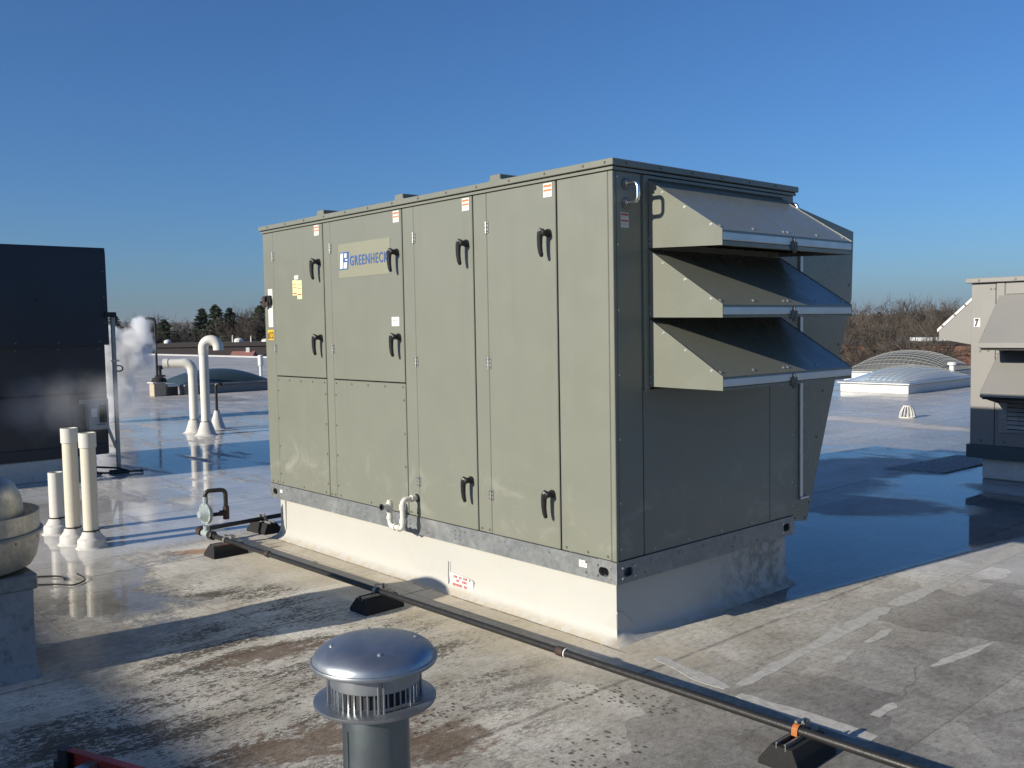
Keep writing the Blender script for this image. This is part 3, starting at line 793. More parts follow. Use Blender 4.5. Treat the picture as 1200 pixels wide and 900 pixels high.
obj("rail_screws", b2, DARKSCREW, ahu, kind="stuff")
# --- dark inner body behind the panels
mb = MB(); mb.box(XL + .02, -.02, .022, YD - .02, RZ1, CT - .004); obj("inner_body", mb, GAP, ahu)
mb = MB(); mb.box(XL, -.03, YD - .015, YD, RZ1 + .002, CT); obj("rear_panel", mb, UNIT, ahu)
mb = MB(); mb.box(XL, XL + .015, .026, YD - .018, RZ1 + .002, CT); obj("left_panel", mb, UNIT, ahu)
# --- panels and doors on the long sunlit side
PY0, PY1 = 0.0, 0.024
ZB = RZ1 + 0.003
def front_panel(name, x0, x1, z0, z1, proud=0.0, bev=.0035):
    b = MB(); b.box(x0, x1, PY0 - proud, PY1 - .003, z0, z1, bev); return obj(name, b, UNIT, ahu)
g = 0.0026
front_panel("corner_post", XL, -3.562 - g, ZB, CT)
front_panel("mullion", -2.806 + g, -2.703 - g, ZB, CT)
front_panel("mullion", -1.818 + g, -1.692 - g, ZB, CT)
front_panel("mullion", -1.100 + g, -0.976 - g, ZB, CT)
front_panel("end_panel", -0.401 + g * 1.6, -0.034, ZB, CT)
mb = MB(); mb.box(-0.032, 0.0, 0.0, 0.026, ZB, CT, .003); obj("corner_trim", mb, UNIT, ahu)
lows = [front_panel("access_panel", -3.562 + g, -2.806 - g, ZB, 1.300, .002), front_panel("access_panel", -2.703 + g, -1.818 - g, ZB, 1.298, .002)]
scr = MB()
for (xa, xb) in ((-3.562, -2.806), (-2.703, -1.818)):
    for k in range(5): scr.screw((xa + .03 + (xb - xa - .06) * k / 4, -.002, 1.275), 'y', -1)
    for k in range(4):
        for xx in (xa + .02, xb - .02): scr.screw((xx, -.002, .53 + .22 * k), 'y', -1)
    for k in range(3): scr.screw((xa + .05 + (xb - xa - .1) * k / 2, -.002, .462), 'y', -1)
for xx in (-3.68, -3.6, -2.78, -2.73, -1.79, -1.72, -1.07, -1.0, -.36, -.2, -.06): scr.screw((xx, 0, .46), 'y', -1)
obj("panel_screws", scr, DARKSCREW, ahu, kind="stuff")
DOORS = [(-3.562, -2.806, 1.308, (2.155, 1.605)), (-2.703, -1.818, 1.306, (2.155, 1.605)), (-1.692, -1.100, ZB, (2.155, 0.74)), (-0.976, -0.401, ZB, (2.155, 0.74))]
HINGE = [(2.24, 1.522), (2.24, 1.522), (2.231, 1.447, .670), (2.231, 1.447, .670)]
handle_src = hinge_src = label_src = None
def build_handle(parent, loc):
    b = MB()
    b.lathe([(.023, 0), (.023, -.012), (.017, -.02), (.016, -.042), (.020, -.046), (.020, -.058), (.012, -.064)], (0, 0, 0), 14, 'y')
    pts = [(.004, -.050, .006), (-.004, -.053, .011), (-.010, -.055, .0), (-.013, -.056, -.03), (-.013, -.056, -.07), (-.010, -.054, -.102), (-.005, -.051, -.122), (-.002, -.049, -.128)]
    b.tube(pts, [.016, .0175, .0175, .016, .0145, .013, .011, .006], 10)
    o = obj("handle", b, BLACKP, parent, False); o.location = loc; return o
def build_hinge(parent, loc):
    b = MB(); b.m = 0
    b.box(-.021, -.003, -.0035, 0, -.033, .033, .001); b.box(.003, .021, -.0035, 0, -.033, .033, .001)
    b.tube([(0, -.005, -.034), (0, -.005, .034)], .0055, 8)
    b.m = 1
    for sx in (-.0125, .0125):
        for zz in (-.022, 0, .022): b.lathe([(.0038, -.0035), (.0038, -.0058), (.002, -.0065)], (sx, 0, zz), 6, 'y')
    o = obj("hinge", b, [STRUT, GAP], parent, False); o.location = loc; return o
def warn_label(parent, x, z, w=.066, h=.074, y=-.0012, orange=LABELO):
    b = MB(); b.m = 0; b.box(x - w / 2, x + w / 2, y, y + .0012, z - h / 2, z + h / 2)
    b.m = 1; b.box(x - w * .45, x + w * .45, y - .0006, y, z + h * .22, z + h * .38); b.box(x - w * .45, x + w * .45, y - .0006, y, z - h * .08, z + h * .05)
    b.m = 2
    for q in (.14, -.16, -.24, -.32): b.box(x - w * .42, x + w * .35, y - .0005, y, z + h * q - .0012, z + h * q + .0012)
    return obj("warning_label", b, [LABELW, orange, INKG], parent)
off = wloc(ahu)
DOBJ = []
for i, (x0, x1, z0, hz) in enumerate(DOORS):
    d = front_panel("access_door", x0 + g, x1 - g * 1.8, z0, CT - .002, .003)
    DOBJ.append(d)
    for z in hz:
        loc = Vector((x1 - .058, -.003, z)) - off
        if handle_src is None: handle_src = build_handle(d, loc)
        else: inst(handle_src, d, loc)
    for z in HINGE[i]:
        loc = Vector((x0, -.003, z)) - off
        if hinge_src is None: hinge_src = build_hinge(d, loc)
        else: inst(hinge_src, d, loc)
    warn_label(d, x1 - .062 - .02 * (i == 0), 2.385, y=-.0042)
# stickers
d = DOBJ[0]
def sticker(parent, x0, x1, z0, z1, mat, y, lines=(), name="sticker", ink=INKG):
    b = MB(); b.m = 0; b.box(x0, x1, y - .001, y, z0, z1); b.m = 1
    for (a, c_, zz, t) in lines: b.box(x0 + (x1 - x0) * a, x0 + (x1 - x0) * c_, y - .0016, y - .001, z0 + (z1 - z0) * zz, z0 + (z1 - z0) * zz + t)
    return obj(name, b, [mat, ink], parent)
sticker(d, -3.235, -3.175, 2.045, 2.075, LABELW, -.003, [(.1, .8, .3, .004), (.1, .9, .6, .004)])
sticker(d, -3.265, -3.195, 1.925, 2.04, LABELP, -.003, [(.1, .8, .7, .004), (.1, .9, .5, .004), (.1, .9, .1, .008)], ink=LABELR)
sticker(d, -3.195, -3.125, 1.895, 2.035, LABELP, -.003, [(.1, .8, .75, .004), (.1, .9, .55, .004), (.1, .9, .22, .008)], ink=LABELR)
sticker(DOBJ[1], -1.955, -1.87, 1.675, 1.735, LABELW, -.003, [(.15, .8, .6, .006), (.15, .7, .3, .004)])
sticker(ahu, -.262, -.205, .375, .412, LABELW, -.006, [(.1, .8, .6, .004), (.1, .9, .3, .004)])
sticker(ahu, -3.565, -3.525, .375, .40, LABELW, -.006)
sticker(ahu, -3.672, -3.598, 1.690, 1.865, LABELW, 0.0, [(.3, .6, .35, .004), (.3, .5, .25, .005), (.35, .7, .15, .004), (.3, .5, .08, .006)], ink=INKG)
sticker(ahu, -3.668, -3.596, 1.91, 1.99, LABELW, 0.0, name="switch_plate")
y22 = sticker(ahu, -3.692, -3.594, 1.588, 1.668, LABELY, 0.0, name="number_sticker")
text_on_front("lettering", "#22", -3.688, -3.598, 1.600, .056, -.0022, INK, y22, 0, 0.0)
# rotary disconnect switch on the left post
mb = MB(); mb.box(-3.685, -3.605, -.022, -.001, 1.860, 1.940, .006); sw = obj("disconnect_switch", mb, BLACKP, ahu)
mb = MB(); mb.box(-3.690, -3.655, -.046, -.022, 1.845, 1.935, .007); mb.box(-3.655, -3.615, -.040, -.022, 1.852, 1.89, .006); obj("knob", mb, simple("brown_knob", (.05, .03, .025), .5), sw)
# maker's plate
mb = MB(); mb.box(-2.590, -1.952, -.0052, -.0032, 2.022, 2.258); plate = obj("name_plate", mb, PLATE, DOBJ[1])
text_on_front("lettering", "GREENHECK", -2.440, -1.978, 2.102, .070, -.0065, BLUEINK, plate, 0.0, .0011)
mb = MB(); T = -.0052
def para(x0, x1, z0, z1, sh=.014):
    b_ = [(x0, z0), (x1, z0), (x1 + sh * (z1 - z0) / .12, z1), (x0 + sh * (z1 - z0) / .12, z1)]
    mb.prism(b_, 'y', T - .0012, T)
para(-2.584, -2.466, 2.078, 2.200)
emb = obj("emblem", mb, BLUEINK, plate)
mb = MB(); T = -.0064
for (x0, x1, z0, z1) in ((-2.574, -2.538, 2.086, 2.192), (-2.526, -2.482, 2.086, 2.128), (-2.522, -2.492, 2.160, 2.190), (-2.510, -2.478, 2.140, 2.150)):
    s0 = .014 * (z0 - 2.078) / .12
    para(x0 + s0, x1 + s0, z0, z1)
obj("emblem_bars", mb, LABELW, emb)
mb = MB(); mb.box(-2.03, -1.965, -.0058, -.0052, 2.040, 2.044); obj("print", mb, INKG, plate)

# --- end face (x = 0), in shade
def end_panel(name, y0, y1, z0, z1, x=0.0, mat=UNIT):
    b = MB(); b.box(-.022, x, y0, y1, z0, z1, .003); return obj(name, b, mat, ahu)
end_panel("corner_panel", 0.028, .217, ZB, CT)
end_panel("hood_backing", .223, 1.396, 1.322, CT, -.002)
end_panel("lower_end_panel", .223, 1.396, ZB, 1.316, .001)
end_panel("end_post", 1.402, YD, ZB, CT)
scr = MB()
for z in (2.40, 2.06, 1.73, 1.4, 1.07, .74, .5): scr.screw((0, .034, z), 'x', 1, .005)
for y in (.30, .6, .9, 1.2): scr.screw((.001, y, .462), 'x', 1, .005)
for z in (1.25, .95, .65, .5): scr.screw((0, 1.65, z), 'x', 1, .005)
obj("panel_screws", scr, STEEL, ahu, kind="stuff")
o = MB(); o.m = 0
w, h = .058, .075
def end_label(y, z):
    b = MB(); b.m = 0; b.box(0, .0012, y - w / 2, y + w / 2, z - h / 2, z + h / 2); b.m = 1
    b.box(.0012, .0018, y - w * .45, y + w * .45, z + h * .3, z + h * .45); b.box(.0012, .0018, y - w * .45, y + w * .45, z - h * .1, z + h * .02); b.m = 2
    for q in (.22, .14, -.2, -.28, -.36): b.box(.0012, .0017, y - w * .42, y + w * .35, z + h * q - .0012, z + h * q + .0012)
    return obj("warning_label", b, [LABELW, LABELR, INKG], ahu)
end_label(.089, 2.186)
def grab(y, z0, z1):
    b = MB(); R_ = .026
    pts = [(.004, y, z1), (.056, y, z1)] + arc((.056, y, z1 - R_), (0, 0, 1), (1, 0, 0), R_, 15, 90, 5) + arc((.056, y, z0 + R_), (1, 0, 0), (0, 0, -1), R_, 0, 75, 5) + [(.056, y, z0), (.004, y, z0)]
    b.tube(pts, .0105, 12); o_ = obj("grab_handle", b, CHROME, ahu)
    for z in (z0, z1):
        b = MB(); b.lathe([(.030, 0), (.030, .005), (.026, .007)], (0, y, z), 18, 'x'); b.lathe([(.017, .007), (.017, .016), (.012, .018)], (0, y, z), 6, 'x'); obj("flange", b, galv("flange_zinc", (.16, .165, .17), .45, .6) if "flange_zinc" not in MAT else MAT["flange_zinc"], o_)
grab(.098, 2.272, 2.369); grab(1.575, 2.272, 2.369)

# --- three rain hoods
HY0, HY1, HX = .268, 1.510, .467
def hood(zr, zb, zt, ztb):
    """zr root top, zb root bottom, zt front lip top, ztb front lip bottom"""
    b = MB(); t = .004
    b.prism([(0.001, zr), (HX, zt), (HX, zt - t), (0.001, zr - t)], 'y', HY0, HY1)
    # folded front flange and rear flange
    b.box(HX - .002, HX + .001, HY0 + .002, HY1 - .002, zt - .010, zt - .002)
    h_ = obj("rain_hood", b, HOODP, ahu)
    for (ya, yb) in ((HY0 - .003, HY0 + .002), (HY1 - .002, HY1 + .003)):
        s_ = MB(); s_.prism([(0.001, zr + .004), (HX + .002, zt + .003), (HX + .002, ztb), (0.001, zb)], 'y', ya, yb)
        obj("side_panel", s_, HOODP, h_)
    f = MB(); f.box(HX - .012, HX + .004, HY0 + .004, .888, zt - .050, zt - .009, .004); f.box(HX - .012, HX + .004, .904, HY1 - .004, zt - .050, zt - .009, .004)
    obj("drip_rail", f, ALU, h_)
    f = MB(); f.box(HX - .02, HX + .0015, HY0 + .003, HY1 - .003, ztb, zt - .052, .002); obj("lower_rail", f, HOODP, h_)
    f = MB(); f.box(HX - .01, HX + .012, .868, .924, zt - .075, zt - .030, .003); f.box(HX, HX + .016, .885, .907, zt - .09, zt - .06, .003); f.tube([(HX + .008, .896, zt - .04), (HX + .008, .896, zt - .015)], .007, 8)
    obj("latch_bracket", f, simple("bracket_grey", (.10, .10, .09), .5, .3) if "bracket_grey" not in MAT else MAT["bracket_grey"], h_)
    # filter bank inside, seen as a dark mesh
    f = MB(); f.prism([(.02, zb + .03), (HX - .03, ztb + .02), (HX - .03, ztb + .028), (.02, zb + .04)], 'y', HY0 + .006, HY1 - .006)
    for k in range(14):
        yy = HY0 + .04 + k * (HY1 - HY0 - .08) / 13
        f.prism([(.02, zb + .022), (HX - .03, ztb + .012), (HX - .03, ztb + .02), (.02, zb + .03)], 'y', yy, yy + .006)
    obj("filter_screen", f, MESHD, h_)
    s_ = MB()
    d_ = Vector((HX, 0, zt - zr)).normalized(); nn = Vector((-d_.z, 0, d_.x))
    for yy in (HY0 + .03, .58, .86, .90, 1.19, HY1 - .04): 
        p = Vector((HX - .035, yy, zt + (zr - zt) * (.035 / HX)))
        s_.tube([p - nn * .001, p + nn * .003, p + nn * .006], [.009, .009, .004], 7)
    for q in (.22, .52, .86):
        s_.screw((HX * q, HY0 - .003, zr + (zt - zr) * q - .012), 'y', -1, .006, .005)
    for zz in (zb + .05, zb + .02): s_.screw((.012, HY0 - .003, zz), 'y', -1, .005, .004)
    obj("hood_screws", s_, STEEL, h_, kind="stuff")
    return h_
hood(2.405, 2.052, 2.108, 2.033)
hood(2.045, 1.692, 1.745, 1.682)
hood(1.685, 1.330, 1.391, 1.324)
mb = MB(); mb.box(.0, .012, .224, .262, 1.30, 2.41, .002); obj("hood_flange", mb, UNIT, ahu)
mb = MB(); mb.box(.0, .012, HY0 - .04, HY1 + .03, 2.408, 2.426, .002); obj("hood_flange", mb, UNIT, ahu)

# --- roof cap
mb = MB(); mb.box(XL - .012, .012, -.012, YD + .012, 2.432, 2.446); obj("cap_strip", mb, UNIT, ahu)
mb = MB(); mb.box(XL - .008, .008, -.008, YD + .008, 2.4461, 2.452); obj("cap_gasket", mb, GAP, ahu)
mb = MB(); mb.box(XL - .024, .024, -.024, YD + .024, 2.452, 2.486, .003); cap = obj("roof_cap", mb, UNIT, ahu)
s_ = MB()
for xx in np.arange(-3.6, 0, .285): s_.screw((float(xx), -.024, 2.470), 'y', -1, .006, .005)
for yy in np.arange(.08, 1.66, .27): s_.screw((.024, float(yy), 2.470), 'x', 1, .006, .005)
s_.screw((-.03, -.024, 2.47), 'y', -1, .006, .005)
obj("cap_screws", s_, DARKSCREW, cap, kind="stuff")
for xx in (-2.80, -1.82, -.875):
    b = MB(); b.box(xx - .045, xx + .045, -.02, YD + .02, 2.486, 2.520, .004); b.box(xx - .058, xx + .058, -.021, YD + .021, 2.4862, 2.4905); obj("standing_seam", b, UNIT, cap)

# --- condensate trap on the sunlit side
trap = MB(); tx, ty = -1.722, -.118; R_ = .03
pts = [(tx, .0, .562), (tx, ty + R_, .562)] + arc((tx, ty + R_, .562 - R_), (0, 0, 1), (0, -1, 0), R_, 15, 90, 4) + [(tx, ty, .44)] 
pts += arc((tx - R_, ty, .405), (1, 0, 0), (0, 0, -1), R_, 0, 90, 4) + [(tx - .10, ty, .375)] + arc((tx - .115, ty, .405), (0, 0, -1), (-1, 0, 0), R_, 0, 90, 4) + [(tx - .145, ty, .545)]
trap.tube(pts, .017, 12)
tr_o = obj("drain_trap", trap, PVC, ahu)
def coll(a, b_, r_=.0225):
    f = MB(); f.tube([a, b_], r_, 12); obj("fitting", f, PVC, tr_o)
coll((tx, -.02, .562), (tx, -.05, .562)); coll((tx, ty, .535), (tx, ty, .50)); coll((tx, ty, .41), (tx, ty, .44)); coll((tx - .03, ty, .375), (tx - .05, ty, .375)); coll((tx - .095, ty, .375), (tx - .08, ty, .375)); coll((tx - .145, ty, .42), (tx - .145, ty, .44))
coll((tx - .145, ty, .465), (tx - .145, ty, .53), .023); coll((tx - .145, ty, .505), (tx - .145, ty - .06, .505), .021)
f = MB(); f.lathe([(.0225, -.06), (.0225, -.066), (.013, -.066), (.013, -.058)], (tx - .145, ty, .505), 12, 'y'); f.tube([(tx, -.0005, .562), (tx, -.006, .562)], .026, 12)
obj("seal", f, BLACKP, tr_o)

# --- tapered exhaust hood hanging on the rear side
b = MB(); b.prism([(1.665, 2.40), (2.495, 2.262), (2.474, 1.81), (1.905, .362), (1.665, .392)], 'x', -2.9, -.05); sh = obj("exhaust_hood", b, HOODP, ahu)
s_ = MB()
for (yy, zz) in ((2.44, 1.9), (2.30, 1.5), (2.02, .9), (1.93, .48), (2.40, 2.2), (1.88, .385), (1.76, .40), (2.1, 1.2), (1.70, .6), (1.70, 1.0), (1.70, 1.3)): s_.screw((-.05, yy, zz), 'x', 1, .006, .005)
obj("hood_screws", s_, DARKSCREW, sh, kind="stuff")
b = MB(); b.box(-.0495, -.035, 1.805, 1.835, .53, 2.26, .003); b.box(-.0495, -.03, 1.80, 1.90, .515, .53, .002); obj("drain_channel", b, ALU, sh)

# ================================================================== GAS LINE
gl = thing("gas_pipe", "long black gas pipe running low in front of the big unit", "pipe", (-1.5, -.62, 0))
PZ = .110
def L_(t): 
    a, b_ = Vector((-3.88, -.560, PZ)), Vector((1.80, -.440, PZ)); return a + (b_ - a) * t
pA, pB = L_(0), L_(1); dirp = (pB - pA).normalized()
b = MB(); b.tube([pA + dirp * .33, L_(.25), L_(.5), pB + dirp * .9], .0175, 14); obj("pipe_run", b, IRON, gl)
def coupling(p, d, r_=.0235, L=.045, mat=RUSTY, parent=gl):
    b = MB(); p = Vector(p); d = Vector(d)
    b.tube([p - d * L / 2, p - d * L * .4, p + d * L * .4, p + d * L / 2], [r_ * .92, r_, r_, r_ * .92], 14); return obj("coupling", b, mat, parent)
coupling(L_(.197), dirp); cp = L_(.695); coupling(cp, dirp)
b = MB(); b.tube([cp + dirp * .030, cp + dirp * .036], .0225, 14); obj("sealant_ring", b, LABELW, gl)
# elbow and branch going back along the unit's left end
b = MB(); e = pA + Vector((0, 0, 0)); bd = Vector((-.10, .995, 0)).normalized()
b.tube([e + bd * .06, e + bd * .9, e + bd * 2.6], .0175, 14); obj("pipe_run", b, IRON, gl)
b = MB(); b.tube([e + dirp * .085, e + dirp * .04, e + dirp * .012 + bd * .012, e + bd * .04, e + bd * .085], [.030, .031, .033, .031, .030], 14); obj("elbow", b, RUSTY, gl)
b = MB(); b.tube([e + dirp * .20, e + dirp * .33], .0195, 12); b.tube([e + dirp * .085, e + dirp * .12], .022, 12); obj("nipple", b, IRON, gl)
b = MB(); b.tube([e + dirp * .215, e + dirp * .225, e + dirp * .275, e + dirp * .285], [.032, .036, .036, .032], 8); obj("union_nut", b, IRON, gl)
# regulator
rc = e + dirp * .16
b = MB(); b.tube([rc - dirp * .05, rc + dirp * .05], .027, 12); b.tube([rc, rc + Vector((0, 0, .06))], .024, 12)
cc = rc + Vector((0, 0, .155)); ax = Vector((.12, -.99, 0)).normalized()
b.tube([cc - ax * .045, cc - ax * .03, cc - ax * .014, cc - ax * .012, cc + ax * .012, cc + ax * .014, cc + ax * .03, cc + ax * .06], [.03, .055, .066, .082, .082, .066, .05, .026], 20)
b.tube([cc + Vector((0, 0, .07)), cc + Vector((0, 0, .13))], [.022, .02], 10)
rg = obj("regulator", b, REGGREY, gl)
b = MB()
for k in range(8):
    a = k * math.pi / 4; u = Vector((-ax.y, ax.x, 0)); p = cc + (u * math.cos(a) + Vector((0, 0, 1)) * math.sin(a)) * .073
    b.tube([p - ax * .016, p + ax * .018], .005, 6)
obj("bolts", b, STEEL, rg, kind="stuff")
v0 = cc + Vector((0, 0, .12)); hd = Vector((.35, .94, 0)).normalized()
pts = [v0, v0 + Vector((0, 0, .012))] + arc(v0 + Vector((0, 0, .02)) + hd * .035, -hd, (0, 0, 1), .035, 10, 90, 4) + [v0 + hd * .10 + Vector((0, 0, .055))] + arc(v0 + hd * .115 + Vector((0, 0, .02)), (0, 0, 1), hd, .035, 5, 90, 4) + [v0 + hd * .15 + Vector((0, 0, -.13))]
b = MB(); b.tube(pts, .0165, 12)
b.tube([v0 + hd * .15 + Vector((0, 0, -.13)), v0 + hd * .02 + Vector((0, 0, -.135))], .015, 10)
obj("vent_loop", b, IRON, rg)
b = MB(); b.tube([v0 + hd * .15 + Vector((0, 0, -.075)), v0 + hd * .15 + Vector((0, 0, -.175))], [.024, .024], 12); b.tube([v0 + hd * .15 + Vector((0, 0, -.125)), v0 + hd * .10 + Vector((0, 0, -.127))], .022, 12); obj("tee", b, RUSTY, rg)

def support(loc, rz, label, strap=STRUT, rust=False):
    t = thing("pipe_support", label, "pipe support", loc, rz, "rubber block supports under the gas pipe")
    b = MB(); L, W0, W1, H = .135, .085, .044, .080
    vs = []
    for (hw, z, ll) in ((W0, 0, L), (W0, .02, L), (W1, H, L * .86)):
        vs += [(-hw, -ll, z), (hw, -ll, z), (hw, ll, z), (-hw, ll, z)]
    fs = [(3, 2, 1, 0), (8, 9, 10, 11)] + [(k * 4 + i, k * 4 + (i + 1) % 4, k * 4 + 4 + (i + 1) % 4, k * 4 + 4 + i) for k in range(2) for i in range(4)]
    b.add(vs, fs); obj("rubber_block", b, RUBBER, t, False)
    b = MB(); z0, z1, s = H - .012, H + .016, .0205
    b.prism([(-s, z0), (s, z0), (s, z1), (s - .007, z1), (s - .007, z1 - .004), (s - .003, z1 - .004), (s - .003, z0 + .003), (-s + .003, z0 + .003), (-s + .003, z1 - .004), (-s + .007, z1 - .004), (-s + .007, z1), (-s, z1)], 'y', -L * .88, L * .88)
    obj("strut_channel", b, STRUT, t, False)
    b = MB(); zc = PZ
    for (sx) in (-1,):
        pts = [(0, -.022, H + .014), (0, -.022, zc)] + [(0, -.022 * math.cos(a), zc + .022 * math.sin(a)) for a in np.linspace(.3, math.pi - .3, 7)] + [(0, .022, zc), (0, .022, H + .014)]
        for p0, p1 in zip(pts, pts[1:]):
            p0, p1 = Vector(p0), Vector(p1); d = (p1 - p0).normalized(); w_ = Vector((.012, 0, 0)); q = d.cross(Vector((1, 0, 0))) * .0022
            b.add([p0 - w_ - q, p0 + w_ - q, p1 + w_ - q, p1 - w_ - q, p0 - w_ + q, p0 + w_ + q, p1 + w_ + q, p1 - w_ + q], [(0, 1, 2, 3), (4, 7, 6, 5), (0, 4, 5, 1), (1, 5, 6, 2), (2, 6, 7, 3), (3, 7, 4, 0)])
    obj("pipe_strap", b, strap, t, False)
    b = MB(); b.tube([(0, -.012, zc + .035), (0, .012, zc + .035)], .006, 6); b.tube([(0, .01, zc + .03), (0, .055, zc + .03)], .004, 6); b.box(-.012, .012, .045, .075, H + .03, H + .055, .003); obj("strap_bolt", b, STRUT, t, False)
    if rust:
        b = MB(); b.prism([(-.038, -.075), (.030, -.065), (.034, .05), (-.02, .055)], 'z', H + .0005, H + .0025)
        obj("rust_plate", b, ORANGE, t, False)
    return t
ang = math.atan2(dirp.y, dirp.x)
support((-1.45, L_(.433).y, 0), ang, "black rubber pipe support in the middle of the gas pipe's run")
support((-3.40, L_(.092).y, 0), ang, "black rubber pipe support beside the gas regulator with rusty top", STRUT, True)
support((1.31, L_(.914).y, 0), ang, "black rubber pipe support with an orange rusted strap at the photo's bottom edge", ORANGE)
pb = e + bd * .60
support((pb.x, pb.y, 0), math.atan2(bd.y, bd.x), "black rubber pipe support under the branch pipe by the unit's left corner")

# ================================================================== PVC STACKS
def stack(x, y, h, r_, mat, label, capz=None):
    t = thing("vent_stack", label, "vent pipe", (x, y, 0), 0, "white vent stacks at left")
    b = MB(); b.lathe([(r_, .02), (r_, h), (r_ * .86, h), (r_ * .86, h - .2)], (0, 0, 0), 24, 'z', True, False); obj("pipe", b, mat, t, False)
    if capz:
        b = MB(); b.lathe([(r_ + .001, h - capz), (r_ * 1.14, h - capz + .004), (r_ * 1.14, h + .003), (r_ * .98, h + .004), (r_ * .98, h - .02)], (0, 0, 0), 24, 'z', False, False); obj("coupling", b, PVC, t, False)
    b = MB()
    b.lathe([(r_ * 2.15, 0.0), (r_ * 2.0, .008), (r_ * 1.86, .014), (r_ * 1.84, .06), (r_ * 1.72, .073), (r_ * 1.50, .080), (r_ * 1.46, .092), (r_ * 1.30, .10), (r_ * 1.24, .116), (r_ * 1.10, .125), (r_ * 1.06, .134), (r_ * .98, .137)], (0, 0, 0), 28, 'z', False, False)
    obj("boot_flashing", b, BOOT, t, False, 50)
    b = MB(); b.lathe([(r_ * 1.02, .130), (r_ * 1.10, .130), (r_ * 1.10, .140), (r_ * 1.02, .140)], (0, 0, 0), 24, 'z', False, False); b.box(r_ * 1.1, r_ * 1.35, -.008, .008, .128, .142); obj("clamp", b, GAP, t, False)
    return t
stack(-5.16, -1.22, .515, .0585, PVC, "short white pipe without a collar, leftmost of the three stacks")
stack(-4.64, -1.25, .92, .056, PVCY, "tallest white stack, yellowed, in the middle of the three", .115)
stack(-4.40, -1.19, .895, .056, PVCY, "tall yellowed white stack, rightmost of the three", .115)

def cone_boot(t, r_, h, R_):
    b = MB(); b.lathe([(R_ * 1.15, 0), (R_, .012), (R_ * .86, .03), (r_ * 1.25, h * .92), (r_ * 1.05, h)], (0, 0, 0), 20, 'z', False, False); obj("boot_flashing", b, BOOT, t, False, 50)
    b = MB(); b.lathe([(r_ * 1.0, h - .012), (r_ * 1.12, h - .012), (r_ * 1.12, h + .012), (r_, h + .012)], (0, 0, 0), 18, 'z', False, False); obj("clamp", b, STRUT, t, False)
A_R = .073
t = thing("elbow_vent", "white vent pipe with a horizontal elbow outlet, left of the gooseneck", "vent pipe", (-11.95, 2.87, 0))
u = Vector((-.55, -.835, 0)).normalized()
b = MB(); b.tube([(0, 0, .05), (0, 0, 1.0)], A_R, 20); obj("pipe", b, PVC, t, False)
b = MB(); ctr = Vector((0, 0, 1.03)) + u * .13
b.tube([(0, 0, .98), (0, 0, 1.03)] + arc(ctr, -u, (0, 0, 1), .13, 12, 90, 7) + [Vector((0, 0, 1.16)) + u * .16], A_R * 1.1, 20); b.tube([Vector((0, 0, 1.16)) + u * .16, Vector((0, 0, 1.16)) + u * .40], A_R, 20)
b.tube([Vector((0, 0, 1.16)) + u * .38, Vector((0, 0, 1.16)) + u * .46], A_R * 1.12, 20); obj("elbow", b, PVC, t, False)
cone_boot(t, A_R, .22, .17)
t = thing("gooseneck_vent", "tall white gooseneck vent pipe curving over at its top", "vent pipe", (-11.42, 2.84, 0))
u = Vector((.667, .745, 0))
b = MB(); b.tube([(0, 0, .05), (0, 0, 1.36)], A_R, 20); obj("pipe", b, PVC, t, False)
b = MB(); b.tube([(0, 0, 1.32), (0, 0, 1.40)] + arc(Vector((0, 0, 1.42)) + u * .12, -u, (0, 0, 1), .12, 0, 180, 12) + [Vector((0, 0, 1.375)) + u * .24], A_R * 1.1, 20); obj("gooseneck", b, PVC, t, False)
cone_boot(t, A_R, .22, .17)
t = thing("thin_vent", "thin black hooked pipe on a white cone beside the gooseneck", "vent pipe", (-12.2, 3.38, 0))
b = MB(); b.tube([(0, 0, .2), (0, 0, .74)] + arc(Vector((0, 0, .74)) + u * .04, -u, (0, 0, 1), .04, 0, 120, 5), .024, 10); b.tube([Vector((0, 0, .77)) + u * .05, Vector((0, 0, .75)) + u * .12], .035, 8); obj("pipe", b, IRON, t, False)
cone_boot(t, .04, .32, .15)

